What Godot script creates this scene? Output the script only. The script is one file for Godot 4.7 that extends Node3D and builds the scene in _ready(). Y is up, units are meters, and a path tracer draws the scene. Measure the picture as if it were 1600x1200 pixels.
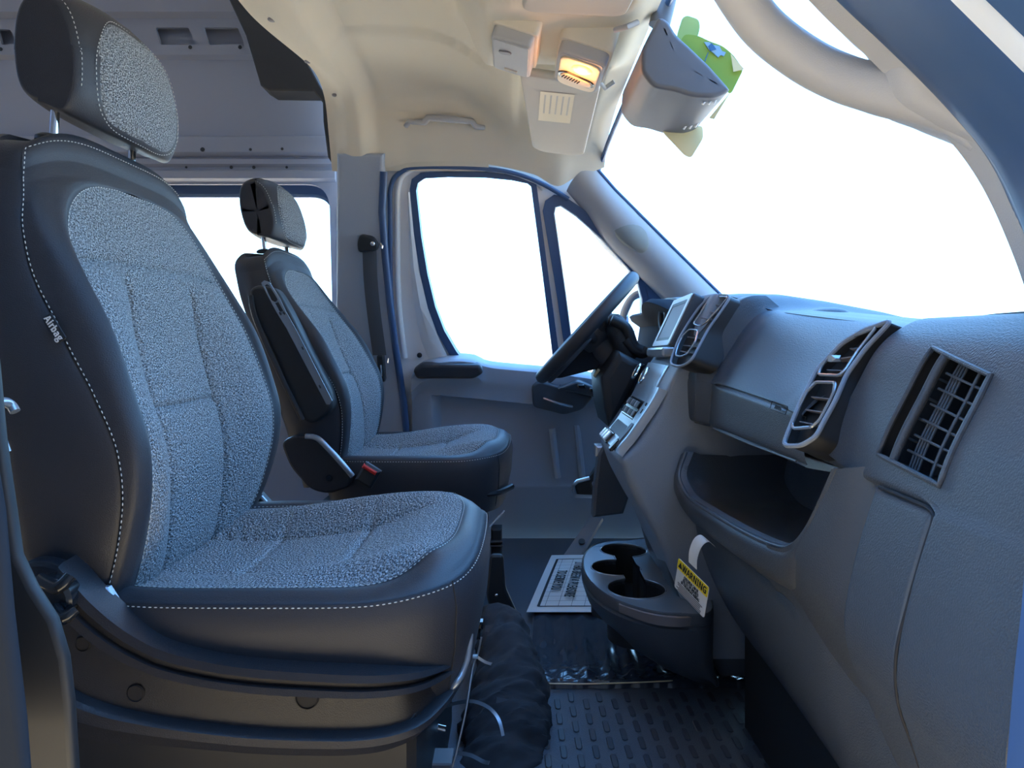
extends Node3D
# A delivery van's cab seen through the open passenger door. x runs forward, y up, -z across to the driver's side.

const F := 1100.0        # focal length in pixels of the 1600x1200 frame
const CY := 0.70         # eye height over the cab floor
var M := {}
var used := {}

# ---------------------------------------------------------------- triangle soup with creased normals
class Sh:
	var p := PackedVector3Array()
	func tri(a: Vector3, b: Vector3, c: Vector3) -> void:
		p.append(a); p.append(b); p.append(c)
	func quad(a: Vector3, b: Vector3, c: Vector3, d: Vector3) -> void:
		tri(a, b, c); tri(a, c, d)
	func grid(rows: Array, wrap := false) -> void:
		for i in rows.size() - 1:
			var r0 = rows[i]
			var r1 = rows[i + 1]
			var n: int = r0.size()
			for j in (n if wrap else n - 1):
				var k := (j + 1) % n
				quad(r0[j], r0[k], r1[k], r1[j])
	func fan(loop: Array) -> void:
		var c := Vector3.ZERO
		for q in loop: c += q
		c /= loop.size()
		for i in loop.size():
			tri(c, loop[i], loop[(i + 1) % loop.size()])
	func loft(loops: Array, cap0 := true, cap1 := true) -> void:
		grid(loops, true)
		if cap0: fan(loops[0])
		if cap1: fan(loops[loops.size() - 1])
	func tube(path: Array, r, sides := 10, closed := false) -> void:
		var n := path.size()
		var rows := []
		var t0: Vector3 = (path[1] - path[0]).normalized()
		var u := t0.cross(Vector3.UP if absf(t0.y) < 0.9 else Vector3.RIGHT).normalized()
		for i in n:
			var a: Vector3 = path[(i - 1 + n) % n] if closed else path[maxi(i - 1, 0)]
			var b: Vector3 = path[(i + 1) % n] if closed else path[mini(i + 1, n - 1)]
			var t := (b - a).normalized()
			u = (u - t * u.dot(t)).normalized()
			var w := t.cross(u)
			var rr: float = r[i] if r is Array else r
			var ring := []
			for k in sides:
				var an := TAU * k / sides
				ring.append(path[i] + (u * cos(an) + w * sin(an)) * rr)
			rows.append(ring)
		if closed:
			rows.append(rows[0])
			grid(rows, true)
		else:
			loft(rows)
	func sweep(path: Array, prof: Array, up: Vector3, closed := false, ends := true) -> void:
		var n := path.size()
		var rows := []
		for i in n:
			var a: Vector3 = path[(i - 1 + n) % n] if closed else path[maxi(i - 1, 0)]
			var b: Vector3 = path[(i + 1) % n] if closed else path[mini(i + 1, n - 1)]
			var t := (b - a).normalized()
			var s := t.cross(up).normalized()
			var v := s.cross(t)
			var ring := []
			for q in prof: ring.append(path[i] + s * q.x + v * q.y)
			rows.append(ring)
		if closed:
			rows.append(rows[0])
			grid(rows, true)
		else:
			loft(rows, ends, ends)
	# a plate in the xy plane of xf from z0 to z1, with holes
	func plate(outer: PackedVector2Array, holes: Array, xf: Transform3D, z0: float, z1: float) -> void:
		var xs := [-1e3]
		for h in holes:
			var c := 0.0
			for q in h: c += q.x
			xs.append(c / h.size())
		xs.sort()
		xs.append(1e3)
		for i in xs.size() - 1:
			var strip := PackedVector2Array([Vector2(xs[i], -1e3), Vector2(xs[i + 1], -1e3), Vector2(xs[i + 1], 1e3), Vector2(xs[i], 1e3)])
			var pieces: Array = Geometry2D.intersect_polygons(outer, strip)
			for h in holes:
				var next := []
				for q in pieces: next.append_array(Geometry2D.clip_polygons(q, h))
				pieces = next
			for q in pieces:
				var ix := Geometry2D.triangulate_polygon(q)
				for k in range(0, ix.size(), 3):
					for z in [z0, z1]:
						tri(xf * Vector3(q[ix[k]].x, q[ix[k]].y, z), xf * Vector3(q[ix[k + 1]].x, q[ix[k + 1]].y, z), xf * Vector3(q[ix[k + 2]].x, q[ix[k + 2]].y, z))
		for l in [outer] + holes:
			for i in l.size():
				var a: Vector2 = l[i]
				var b: Vector2 = l[(i + 1) % l.size()]
				quad(xf * Vector3(a.x, a.y, z0), xf * Vector3(b.x, b.y, z0), xf * Vector3(b.x, b.y, z1), xf * Vector3(a.x, a.y, z1))
	# a solid outline with chamfered front and back edges
	func pad(poly: PackedVector2Array, xf: Transform3D, z0: float, z1: float, bevel: float, steps := 1) -> void:
		if bevel <= 0.0:
			plate(poly, [], xf, z0, z1)
			return
		var loops := []
		var prof := []
		for i in steps + 1:
			var a := PI / 2 * i / steps
			prof.append(Vector2(bevel * (1 - sin(a)), z0 + bevel * (1 - cos(a)) * signf(z1 - z0)))
		for i in steps + 1:
			var a := PI / 2 * i / steps
			prof.append(Vector2(bevel * (1 - cos(a)), z1 - bevel * (1 - sin(a)) * signf(z1 - z0)))
		var first := PackedVector2Array()
		var n := poly.size()
		var turn := 1.0 if Geometry2D.is_polygon_clockwise(poly) else -1.0
		for pr in prof:
			var ring := []
			var flat := PackedVector2Array()
			for i in n:
				var e0 := (poly[i] - poly[(i - 1 + n) % n]).normalized()
				var e1 := (poly[(i + 1) % n] - poly[i]).normalized()
				var nn := (Vector2(-e0.y, e0.x) + Vector2(-e1.y, e1.x)) * 0.5
				var l := maxf(nn.length_squared(), 0.35)
				var q: Vector2 = poly[i] - nn / l * pr.x * turn
				flat.append(q)
				ring.append(xf * Vector3(q.x, q.y, pr.y))
			loops.append(ring)
			first = flat
		grid(loops, true)
		var ix := Geometry2D.triangulate_polygon(first)
		if ix.is_empty():
			fan(loops[0])
			fan(loops[loops.size() - 1])
		for k in range(0, ix.size(), 3):
			for lp in [loops[0], loops[loops.size() - 1]]:
				tri(lp[ix[k]], lp[ix[k + 1]], lp[ix[k + 2]])
	func box(c: Vector3, size: Vector3, bevel := 0.003, b := Basis()) -> void:
		var h := size / 2
		pad(PackedVector2Array([Vector2(-h.x, -h.y), Vector2(h.x, -h.y), Vector2(h.x, h.y), Vector2(-h.x, h.y)]), Transform3D(b, c), -h.z, h.z, minf(bevel, minf(h.x, minf(h.y, h.z)) * 0.9))
	func ball(c: Vector3, r: Vector3, n := 12, b := Basis()) -> void:
		var rows := []
		for i in n + 1:
			var a := PI * i / n
			var ring := []
			for k in n * 2:
				var o := TAU * k / (n * 2)
				ring.append(c + b * (Vector3(sin(a) * cos(o), cos(a), sin(a) * sin(o)) * r))
			rows.append(ring)
		grid(rows, true)
	# profile of (radius, height) turned about the y axis of xf
	func lathe(prof: Array, xf: Transform3D, n := 24) -> void:
		var rows := []
		for q in prof:
			var ring := []
			for k in n:
				var o := TAU * k / n
				ring.append(xf * Vector3(q.x * cos(o), q.y, q.x * sin(o)))
			rows.append(ring)
		loft(rows)
	func mesh(off := Vector3.ZERO, crease := 42.0) -> ArrayMesh:
		var nf := p.size() / 3
		var fn := PackedVector3Array(); fn.resize(nf)
		var fu := PackedVector3Array(); fu.resize(nf)
		var ids := PackedInt32Array(); ids.resize(p.size())
		var at := {}
		var count := PackedInt32Array()
		for i in p.size():
			var q := p[i] * 20000.0
			var k := Vector3i(roundi(q.x), roundi(q.y), roundi(q.z))
			var id: int = at.get(k, -1)
			if id < 0:
				id = count.size()
				at[k] = id
				count.append(0)
			ids[i] = id
			count[id] += 1
		for f in nf:
			var a := p[f * 3]
			var n := (p[f * 3 + 2] - a).cross(p[f * 3 + 1] - a)
			fn[f] = n
			fu[f] = n.normalized()
		var start := PackedInt32Array(); start.resize(count.size() + 1)
		var s := 0
		for i in count.size():
			start[i] = s
			s += count[i]
		start[count.size()] = s
		var fill := start.duplicate()
		var list := PackedInt32Array(); list.resize(s)
		for i in p.size():
			list[fill[ids[i]]] = i / 3
			fill[ids[i]] += 1
		var nn := PackedVector3Array(); nn.resize(p.size())
		var cc := cos(deg_to_rad(crease))
		for i in p.size():
			var me := fu[i / 3]
			var sum := Vector3.ZERO
			for k in range(start[ids[i]], start[ids[i] + 1]):
				var g := list[k]
				if fu[g].dot(me) > cc: sum += fn[g]
			nn[i] = sum.normalized() if sum.length_squared() > 1e-24 else (me if me.length_squared() > 0.5 else Vector3.UP)
		var v := p.duplicate()
		if off != Vector3.ZERO:
			for i in v.size(): v[i] -= off
		var arr := []
		arr.resize(Mesh.ARRAY_MAX)
		arr[Mesh.ARRAY_VERTEX] = v
		arr[Mesh.ARRAY_NORMAL] = nn
		var m := ArrayMesh.new()
		m.add_surface_from_arrays(Mesh.PRIMITIVE_TRIANGLES, arr)
		return m

# ---------------------------------------------------------------- places
func W(x: float, y: float, d: float) -> Vector3:      # forward, height against the eye, distance across
	return Vector3(x, CY + y, -d)
func P(px: float, py: float, d: float) -> Vector3:    # a point measured off the photograph at distance d
	return W((px - 800.0) * d / F, (530.0 - py) * d / F, d)
func PL(list: Array) -> Array:                         # [[px, py, d], ...]
	var o := []
	for q in list: o.append(P(q[0], q[1], q[2]))
	return o
func far2(px: float, py: float) -> Vector2:            # on the leaning plane of the driver's door
	var k := (530.0 - py) / F
	var d := 2.4075 / (1.0 + 0.25 * k)
	return Vector2((px - 800.0) * d / F, k * d * 1.0308)
func far_xf() -> Transform3D:
	var e2 := Vector3(0, 1, 0.25).normalized()
	var e1 := Vector3(1, 0, 0)
	return Transform3D(Basis(e1, e2, e1.cross(e2)), Vector3(0, CY, -2.4075))
func far3(px: float, py: float, off := 0.0) -> Vector3:
	var q := far2(px, py)
	return far_xf() * Vector3(q.x, q.y, off)
func farpoly(list: Array) -> PackedVector2Array:
	var o := PackedVector2Array()
	for q in list: o.append(far2(q[0], q[1]))
	return o
func flat_xf(d: float) -> Transform3D:                 # a plane square to z at distance d, in metres from the eye line
	return Transform3D(Basis(), Vector3(0, CY, -d))
func flatpoly(list: Array, d: float) -> PackedVector2Array:
	var o := PackedVector2Array()
	for q in list: o.append(Vector2((q[0] - 800.0) * d / F, (530.0 - q[1]) * d / F))
	return o
func spline(pts: Array, n: int, closed := false) -> Array:
	var o := []
	var m := pts.size()
	var segs := m if closed else m - 1
	for i in n:
		var t := float(i) / (n if closed else n - 1) * segs
		var k := mini(int(t), segs - 1)
		var f := t - k
		var a = pts[(k - 1 + m) % m] if closed else pts[maxi(k - 1, 0)]
		var b = pts[k]
		var c = pts[(k + 1) % m]
		var d = pts[(k + 2) % m] if closed else pts[mini(k + 2, m - 1)]
		o.append(b.cubic_interpolate(c, a, d, f))
	return o
func even(path: Array, step: float) -> Array:          # the same line at even steps
	var o := [path[0]]
	var left := step
	for i in path.size() - 1:
		var a: Vector3 = path[i]
		var b: Vector3 = path[i + 1]
		var l := a.distance_to(b)
		var at := left
		while at <= l and l > 0:
			o.append(a.lerp(b, at / l))
			at += step
		left = at - l
	return o
func rounded(pts: PackedVector2Array, r: float, seg := 5) -> PackedVector2Array:
	var o := PackedVector2Array()
	var n := pts.size()
	for i in n:
		var a := pts[(i - 1 + n) % n]
		var b := pts[i]
		var c := pts[(i + 1) % n]
		var k := minf(r, minf(a.distance_to(b), b.distance_to(c)) * 0.48)
		var s := b + (a - b).normalized() * k
		var e := b + (c - b).normalized() * k
		for j in seg + 1:
			var t := float(j) / seg
			o.append(s.lerp(b, t).lerp(b.lerp(e, t), t))
	return o
func rect2(w: float, h: float, r := 0.0, seg := 4) -> PackedVector2Array:
	var q := PackedVector2Array([Vector2(-w / 2, -h / 2), Vector2(w / 2, -h / 2), Vector2(w / 2, h / 2), Vector2(-w / 2, h / 2)])
	return rounded(q, r, seg) if r > 0 else q
func circle2(c: Vector2, r: float, n := 24) -> PackedVector2Array:
	var o := PackedVector2Array()
	for i in n: o.append(c + Vector2(cos(TAU * i / n), sin(TAU * i / n)) * r)
	return o
func smooth2(list: PackedVector2Array, n: int) -> PackedVector2Array:
	var o := PackedVector2Array()
	for q in spline(Array(list), n, true): o.append(q)
	return o
func lut(tab: Array, x: float) -> float:               # smooth curve through [x, y] pairs
	var n := tab.size()
	if x <= tab[0][0]: return tab[0][1]
	if x >= tab[n - 1][0]: return tab[n - 1][1]
	var k := 0
	while x > tab[k + 1][0]: k += 1
	var x0: float = tab[k][0]
	var x1: float = tab[k + 1][0]
	var y0: float = tab[k][1]
	var y1: float = tab[k + 1][1]
	var h := x1 - x0
	var s := (y1 - y0) / h
	var m0: float = s if k == 0 else ((y1 - tab[k - 1][1]) / (x1 - tab[k - 1][0]))
	var m1: float = s if k == n - 2 else ((tab[k + 2][1] - y0) / (tab[k + 2][0] - x0))
	var t := (x - x0) / h
	var t2 := t * t
	var t3 := t2 * t
	return y0 * (2 * t3 - 3 * t2 + 1) + m0 * h * (t3 - 2 * t2 + t) + y1 * (3 * t2 - 2 * t3) + m1 * h * (t3 - t2)
func gauss(x: float, s: float) -> float:
	return exp(-x * x / (s * s))
func frame(o: Vector3, x: Vector3, y: Vector3) -> Transform3D:
	var ex := x.normalized()
	var ez := ex.cross(y).normalized()
	return Transform3D(Basis(ex, ez.cross(ex), ez), o)

# ---------------------------------------------------------------- objects
func numbered(n: String) -> String:
	used[n] = used.get(n, -1) + 1
	return n if used[n] == 0 else "%s_%03d" % [n, used[n]]
func base_of(n: Node3D) -> Vector3:
	var o := Vector3.ZERO
	var q: Node = n
	while q != self and q is Node3D:
		o += q.position
		q = q.get_parent()
	return o
func thing(called: String, label: String, category: String, at: Vector3, group := "") -> Node3D:
	var o := Node3D.new()
	o.name = numbered(called)
	add_child(o)
	o.position = at
	o.set_meta("label", label)
	o.set_meta("category", category)
	if group: o.set_meta("group", group)
	return o
func part(parent: Node3D, called: String, sh: Sh, mat: Material, label := "", crease := 42.0) -> MeshInstance3D:
	var o := MeshInstance3D.new()
	o.name = called
	o.mesh = sh.mesh(base_of(parent), crease)
	o.material_override = mat
	o.cast_shadow = GeometryInstance3D.SHADOW_CASTING_SETTING_ON
	parent.add_child(o, true)
	if label: o.set_meta("label", label)
	return o
func struct(called: String, label: String, category: String, sh: Sh, mat: Material, crease := 42.0) -> MeshInstance3D:
	var o := part(self, called, sh, mat, label, crease)
	o.set_meta("category", category)
	o.set_meta("kind", "structure")
	return o
func lettering(parent: Node3D, text: String, size: float, at: Vector3, right: Vector3, up: Vector3, mat: Material, serif := false, bold := true, called := "lettering") -> MeshInstance3D:
	var f := SystemFont.new()
	f.font_names = PackedStringArray(["Droid Serif" if serif else "Droid Sans"])
	f.font_weight = 700 if bold else 400
	var t := TextMesh.new()
	t.font = f
	t.font_size = 32
	t.pixel_size = size / 32.0
	t.depth = 0.0006
	t.text = text
	t.material = mat
	var o := MeshInstance3D.new()
	o.name = called
	o.mesh = t
	var ex := right.normalized()
	var ez := ex.cross(up).normalized()
	o.transform = Transform3D(Basis(ex, ez.cross(ex), ez), at - base_of(parent))
	parent.add_child(o, true)
	return o
func stitches(path: Array, long := 0.0042, gap := 0.0026, r := 0.0007) -> Sh:
	var sh := Sh.new()
	var q := even(path, (long + gap) / 4)
	var i := 0
	while i + 2 < q.size():
		var a: Vector3 = q[i]
		var b: Vector3 = q[i + 2]
		var m := (a + b) / 2
		var t := (b - a).normalized()
		var u := t.cross(Vector3(0.3, 0.5, 0.81)).normalized() * r
		var v := t.cross(u).normalized() * r
		var ring := [m + u, m + v, m - u, m - v]
		var ra := [a + u * 0.6, a + v * 0.6, a - u * 0.6, a - v * 0.6]
		var rb := [b + u * 0.6, b + v * 0.6, b - u * 0.6, b - v * 0.6]
		sh.loft([ra, ring, rb])
		i += 4
	return sh

# ---------------------------------------------------------------- materials
func mat(c: Color, rough := 0.6, metal := 0.0, spec := 0.5) -> StandardMaterial3D:
	var m := StandardMaterial3D.new()
	m.albedo_color = c
	m.roughness = rough
	m.metallic = metal
	m.metallic_specular = spec
	return m
func noise_tex(freq: float, seed_: int, ramp: Array, size := 512, octaves := 3, as_normal := false, bump := 4.0) -> NoiseTexture2D:
	var n := FastNoiseLite.new()
	n.seed = seed_
	n.frequency = freq
	n.noise_type = FastNoiseLite.TYPE_SIMPLEX_SMOOTH
	n.fractal_octaves = octaves
	var t := NoiseTexture2D.new()
	t.width = size
	t.height = size
	t.seamless = true
	t.noise = n
	if as_normal:
		t.as_normal_map = true
		t.bump_strength = bump
	elif ramp.size():
		var g := Gradient.new()
		var off := PackedFloat32Array()
		var col := PackedColorArray()
		for q in ramp:
			off.append(q[0])
			col.append(q[1])
		g.offsets = off
		g.colors = col
		t.color_ramp = g
	return t
func grainy(m: StandardMaterial3D, tex: NoiseTexture2D, scale: float, strength: float) -> StandardMaterial3D:
	m.normal_enabled = true
	m.normal_texture = tex
	m.normal_scale = strength
	m.uv1_triplanar = true
	m.uv1_scale = Vector3.ONE * scale
	return m
func materials() -> void:
	var fine := noise_tex(0.12, 3, [], 512, 3, true, 6.0)
	var weave := noise_tex(0.30, 8, [], 512, 2, true, 8.0)
	M.leather = grainy(mat(Color8(47, 48, 54), 0.5), fine, 9.0, 0.25)
	M.cover = grainy(mat(Color8(36, 36, 41), 0.42), fine, 8.0, 0.2)
	M.dash = grainy(mat(Color8(64, 68, 75), 0.48), fine, 7.0, 0.3)
	M.dash_lifted = grainy(mat(Color8(130, 138, 150), 0.5), fine, 7.0, 0.3)  # copy of the dark dash plastic, lightened so its colour lifts the shade
	M.lining = grainy(mat(Color8(158, 167, 181), 0.5), fine, 7.0, 0.3)  # stands for dark plastic; fill light is put into this lighter grey
	M.dash_lifted_low = grainy(mat(Color8(72, 78, 87), 0.5), fine, 7.0, 0.3)  # dash plastic again, its colour raised a little to lift deep shade
	M.dash_sheen = mat(Color8(78, 84, 92), 0.26)
	M.matt = mat(Color8(46, 50, 57), 0.9, 0.0, 0.15)
	M.black = mat(Color8(36, 37, 40), 0.5)
	M.gloss = mat(Color8(30, 31, 34), 0.18)
	M.rubber = grainy(mat(Color8(78, 84, 94), 0.55), fine, 6.0, 0.4)
	M.seal = mat(Color8(60, 86, 124), 0.4)  # black rubber with the blue sky reflection put into its colour
	M.satin = mat(Color8(158, 165, 174), 0.27, 0.6)
	M.chrome = mat(Color8(215, 215, 218), 0.12, 1.0)
	M.steel = mat(Color8(176, 178, 182), 0.28, 0.9)
	M.paint = mat(Color8(240, 240, 240), 0.35)
	M.primer = mat(Color8(150, 153, 165), 0.55)
	M.liner = grainy(mat(Color8(222, 212, 192), 0.9), weave, 10.0, 0.25)
	M.liner_plastic = grainy(mat(Color8(176, 175, 174), 0.6), fine, 8.0, 0.15)
	M.handle = grainy(mat(Color8(186, 187, 190), 0.55), fine, 8.0, 0.15)
	M.mirror_shell = mat(Color8(112, 113, 118), 0.5)
	M.oval = mat(Color8(150, 149, 140), 0.8)
	M.stud = mat(Color8(54, 58, 66), 0.5)
	M.visor = mat(Color8(196, 188, 174), 0.8)
	M.thread = mat(Color8(205, 205, 200), 0.8)
	M.paper = mat(Color8(225, 224, 222), 0.8)
	M.ink = mat(Color8(24, 24, 30), 0.7)
	M.yellow = mat(Color8(244, 212, 40), 0.6)
	M.green = mat(Color8(150, 178, 70), 0.6)
	M.pale_green = mat(Color8(176, 198, 118), 0.6)
	M.beige = mat(Color8(238, 222, 168), 0.7)
	M.sky_print = mat(Color8(150, 190, 214), 0.6)
	M.blue_print = mat(Color8(60, 112, 160), 0.6)
	M.red = mat(Color8(206, 44, 40), 0.4)
	M.grey_trim = mat(Color8(118, 112, 114), 0.45)
	M.belt = grainy(mat(Color8(74, 76, 82), 0.75), weave, 14.0, 0.4)
	M.cloth = grainy(mat(Color8(50, 50, 55), 0.9), weave, 12.0, 0.5)
	M.warm_plastic = mat(Color8(222, 206, 172), 0.5)
	M.bright = mat(Color8(196, 204, 210), 0.4, 0.2)
	M.screen = mat(Color8(104, 96, 104), 0.45, 0.0, 0.3)
	M.film = mat(Color8(52, 60, 72), 0.16)
	M.ground = mat(Color8(202, 195, 174), 0.9)
	M.shading = mat(Color8(74, 76, 80), 0.9)  # grey of the unseen wall added for shade
	var f := mat(Color(1, 1, 1), 0.92)
	f.albedo_texture = noise_tex(0.25, 21, [[0.0, Color8(18, 19, 22)], [0.36, Color8(44, 47, 52)], [0.48, Color8(104, 109, 114)], [0.6, Color8(178, 182, 184)], [1.0, Color8(226, 228, 228)]], 1024, 2)
	f.normal_enabled = true
	f.normal_texture = weave
	f.normal_scale = 0.6
	f.uv1_triplanar = true
	f.uv1_scale = Vector3(1.5, 1.5, 1.5)
	M.fabric = f
	var g := mat(Color(0.85, 0.93, 0.95, 0.05), 0.0)
	g.transparency = BaseMaterial3D.TRANSPARENCY_ALPHA
	g.metallic_specular = 0.3
	M.glass = g
	var lamp := mat(Color8(255, 226, 170), 0.3)
	lamp.emission_enabled = true
	lamp.emission = Color(1.0, 0.62, 0.28)
	lamp.emission_energy_multiplier = 0.9
	M.lamp = lamp
	M.mirror = mat(Color8(225, 235, 240), 0.04, 1.0)

# ---------------------------------------------------------------- seats (built about x forward, z across from the seat's middle, y against the eye)
const SEAT_D := 1.05
func S(x: float, y: float, z: float) -> Vector3: return Vector3(x, CY + y, z - SEAT_D)
const XB := [[-0.36, -0.50], [-0.30, -0.46], [-0.20, -0.427], [-0.13, -0.422], [-0.07, -0.437], [0.01, -0.465], [0.08, -0.50], [0.15, -0.535], [0.20, -0.557], [0.26, -0.58]]
const XD := [[-0.36, 0.0], [-0.30, 0.002], [-0.20, 0.006], [-0.10, 0.010], [0.0, 0.014], [0.10, 0.012], [0.17, 0.006], [0.21, 0.002], [0.26, 0.0]]
const DC := [[-0.36, 0.0], [-0.30, 0.012], [-0.20, 0.034], [-0.10, 0.050], [0.0, 0.044], [0.06, 0.026], [0.11, 0.012], [0.17, 0.004], [0.21, 0.001], [0.26, 0.0]]
const XS := [[-0.36, 0.01], [-0.24, 0.015], [-0.16, 0.022], [-0.06, 0.036], [0.0, 0.048], [0.08, 0.048], [0.15, 0.03], [0.2, 0.016], [0.26, 0.01]]
const XR := [[-0.36, -0.585], [-0.20, -0.60], [0.0, -0.635], [0.15, -0.66], [0.26, -0.675]]
const SW := [[-0.36, 0.225], [-0.20, 0.248], [-0.05, 0.252], [0.08, 0.243], [0.16, 0.236], [0.22, 0.218], [0.26, 0.204]]
const INS_TOP := 0.212
func ins_b(y: float) -> float:       # half width of the cloth panel of the backrest
	var w := lut([[-0.36, 0.172], [-0.25, 0.198], [-0.1, 0.216], [0.05, 0.213], [0.15, 0.198], [0.22, 0.185]], y)
	if y > 0.08:
		var t := clampf((y - 0.08) / (INS_TOP - 0.08), 0, 1)
		w *= pow(maxf(1.0 - pow(t, 3.2), 0.0), 1.0 / 3.2)
	return w
func droop(p: Vector3, w: float) -> Vector3:
	var y := p.y - CY
	if y > -0.02:
		var t := smoothstep(-0.02, 0.255, y)
		p.y -= 0.034 * t * pow(minf(absf(p.z + SEAT_D) / maxf(w, 0.05), 1.0), 4.0)
	return p
func ins_x(y: float, z: float) -> float:
	var b := maxf(ins_b(y), 0.001)
	var xb := lut(XB, y)
	var xc := xb - lut(DC, y)
	var xe := xb - lut(XD, y)
	var zc := minf(0.095 - 0.012 * clampf((-0.1 - y) / 0.25, 0, 1), b * 0.5)
	var t := clampf((absf(z) - zc) / maxf(b - zc, 0.01), 0, 1)
	var x := lerpf(xc, xe, smoothstep(0.0, 1.0, t))
	var low := smoothstep(0.104, 0.06, y)
	x += 0.010 * sin(PI * t) * low
	x -= 0.003 * (1.0 - t) * low * pow(clampf(absf(z) / zc, 0, 1), 3.0)
	# seams pressed in
	x -= 0.008 * gauss(y - 0.102 - 0.02 * z * z, 0.0045) * smoothstep(1.0, 0.9, absf(z) / b)
	x -= 0.009 * gauss(absf(z) - zc, 0.0045) * low
	if absf(z) < zc: x -= 0.008 * gauss(y + 0.095, 0.0045) * smoothstep(zc, zc - 0.01, absf(z))
	return x
func bolster(y: float, q: float, side: float) -> Vector3:
	var w := lut(SW, y)
	var b := ins_b(y) if y < INS_TOP else 0.0
	var xb := lut(XB, y)
	var xi := xb - lut(XD, y)
	var xs := xb - lut(XS, y)
	var pts := [Vector2(b, xi), Vector2(b + (w - b) * 0.12, lerpf(xi, xb, 0.30)), Vector2(b + (w - b) * 0.30, lerpf(xi, xb, 0.9)), Vector2(b + (w - b) * 0.55, xb), Vector2(b + (w - b) * 0.90, lerpf(xb, xs, 0.35)), Vector2(w, xs)]
	var v := _sp(pts, q)
	return droop(S(v.y, y, v.x * side), w)
func _sp(pts: Array, q: float) -> Vector2:
	var t := clampf(q, 0, 1) * (pts.size() - 1)
	var k := mini(int(t), pts.size() - 2)
	var m := pts.size()
	var b: Vector2 = pts[k]
	return b.cubic_interpolate(pts[k + 1], pts[maxi(k - 1, 0)], pts[mini(k + 2, m - 1)], t - k)

const CH := [[-0.5, -0.318], [-0.38, -0.322], [-0.22, -0.303], [-0.13, -0.272], [-0.078, -0.266]]
const CB := [[-0.5, -0.296], [-0.38, -0.287], [-0.22, -0.264], [-0.13, -0.259], [-0.078, -0.266]]
const CE := [[-0.5, -0.300], [-0.24, -0.299], [-0.15, -0.297], [-0.10, -0.286], [-0.078, -0.268]]
func cushion_h(x: float, z: float) -> float:
	var s := absf(z)
	var c := lut(CH, x)
	var b := lut(CB, x)
	if z > 0: b = lerpf(c, b, 0.45)
	var h := lerpf(c, b, smoothstep(0.070, 0.155, s))
	return lerpf(h, lut(CE, x), smoothstep(0.150, 0.205, s))
func outline(a0: float, a1: float, b: float, n: float, th: float) -> Vector2:   # x from a0 (rear) to a1 (front), z within b
	var c := cos(th)
	var s := sin(th)
	var mid := -0.26
	var ax := (a1 - mid) if c > 0 else (mid - a0)
	var e := n if c > 0 else 6.0
	var r := pow(pow(absf(c), e) + pow(absf(s), e), -1.0 / e)
	return Vector2(mid + ax * c * r, b * s * r)

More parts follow.
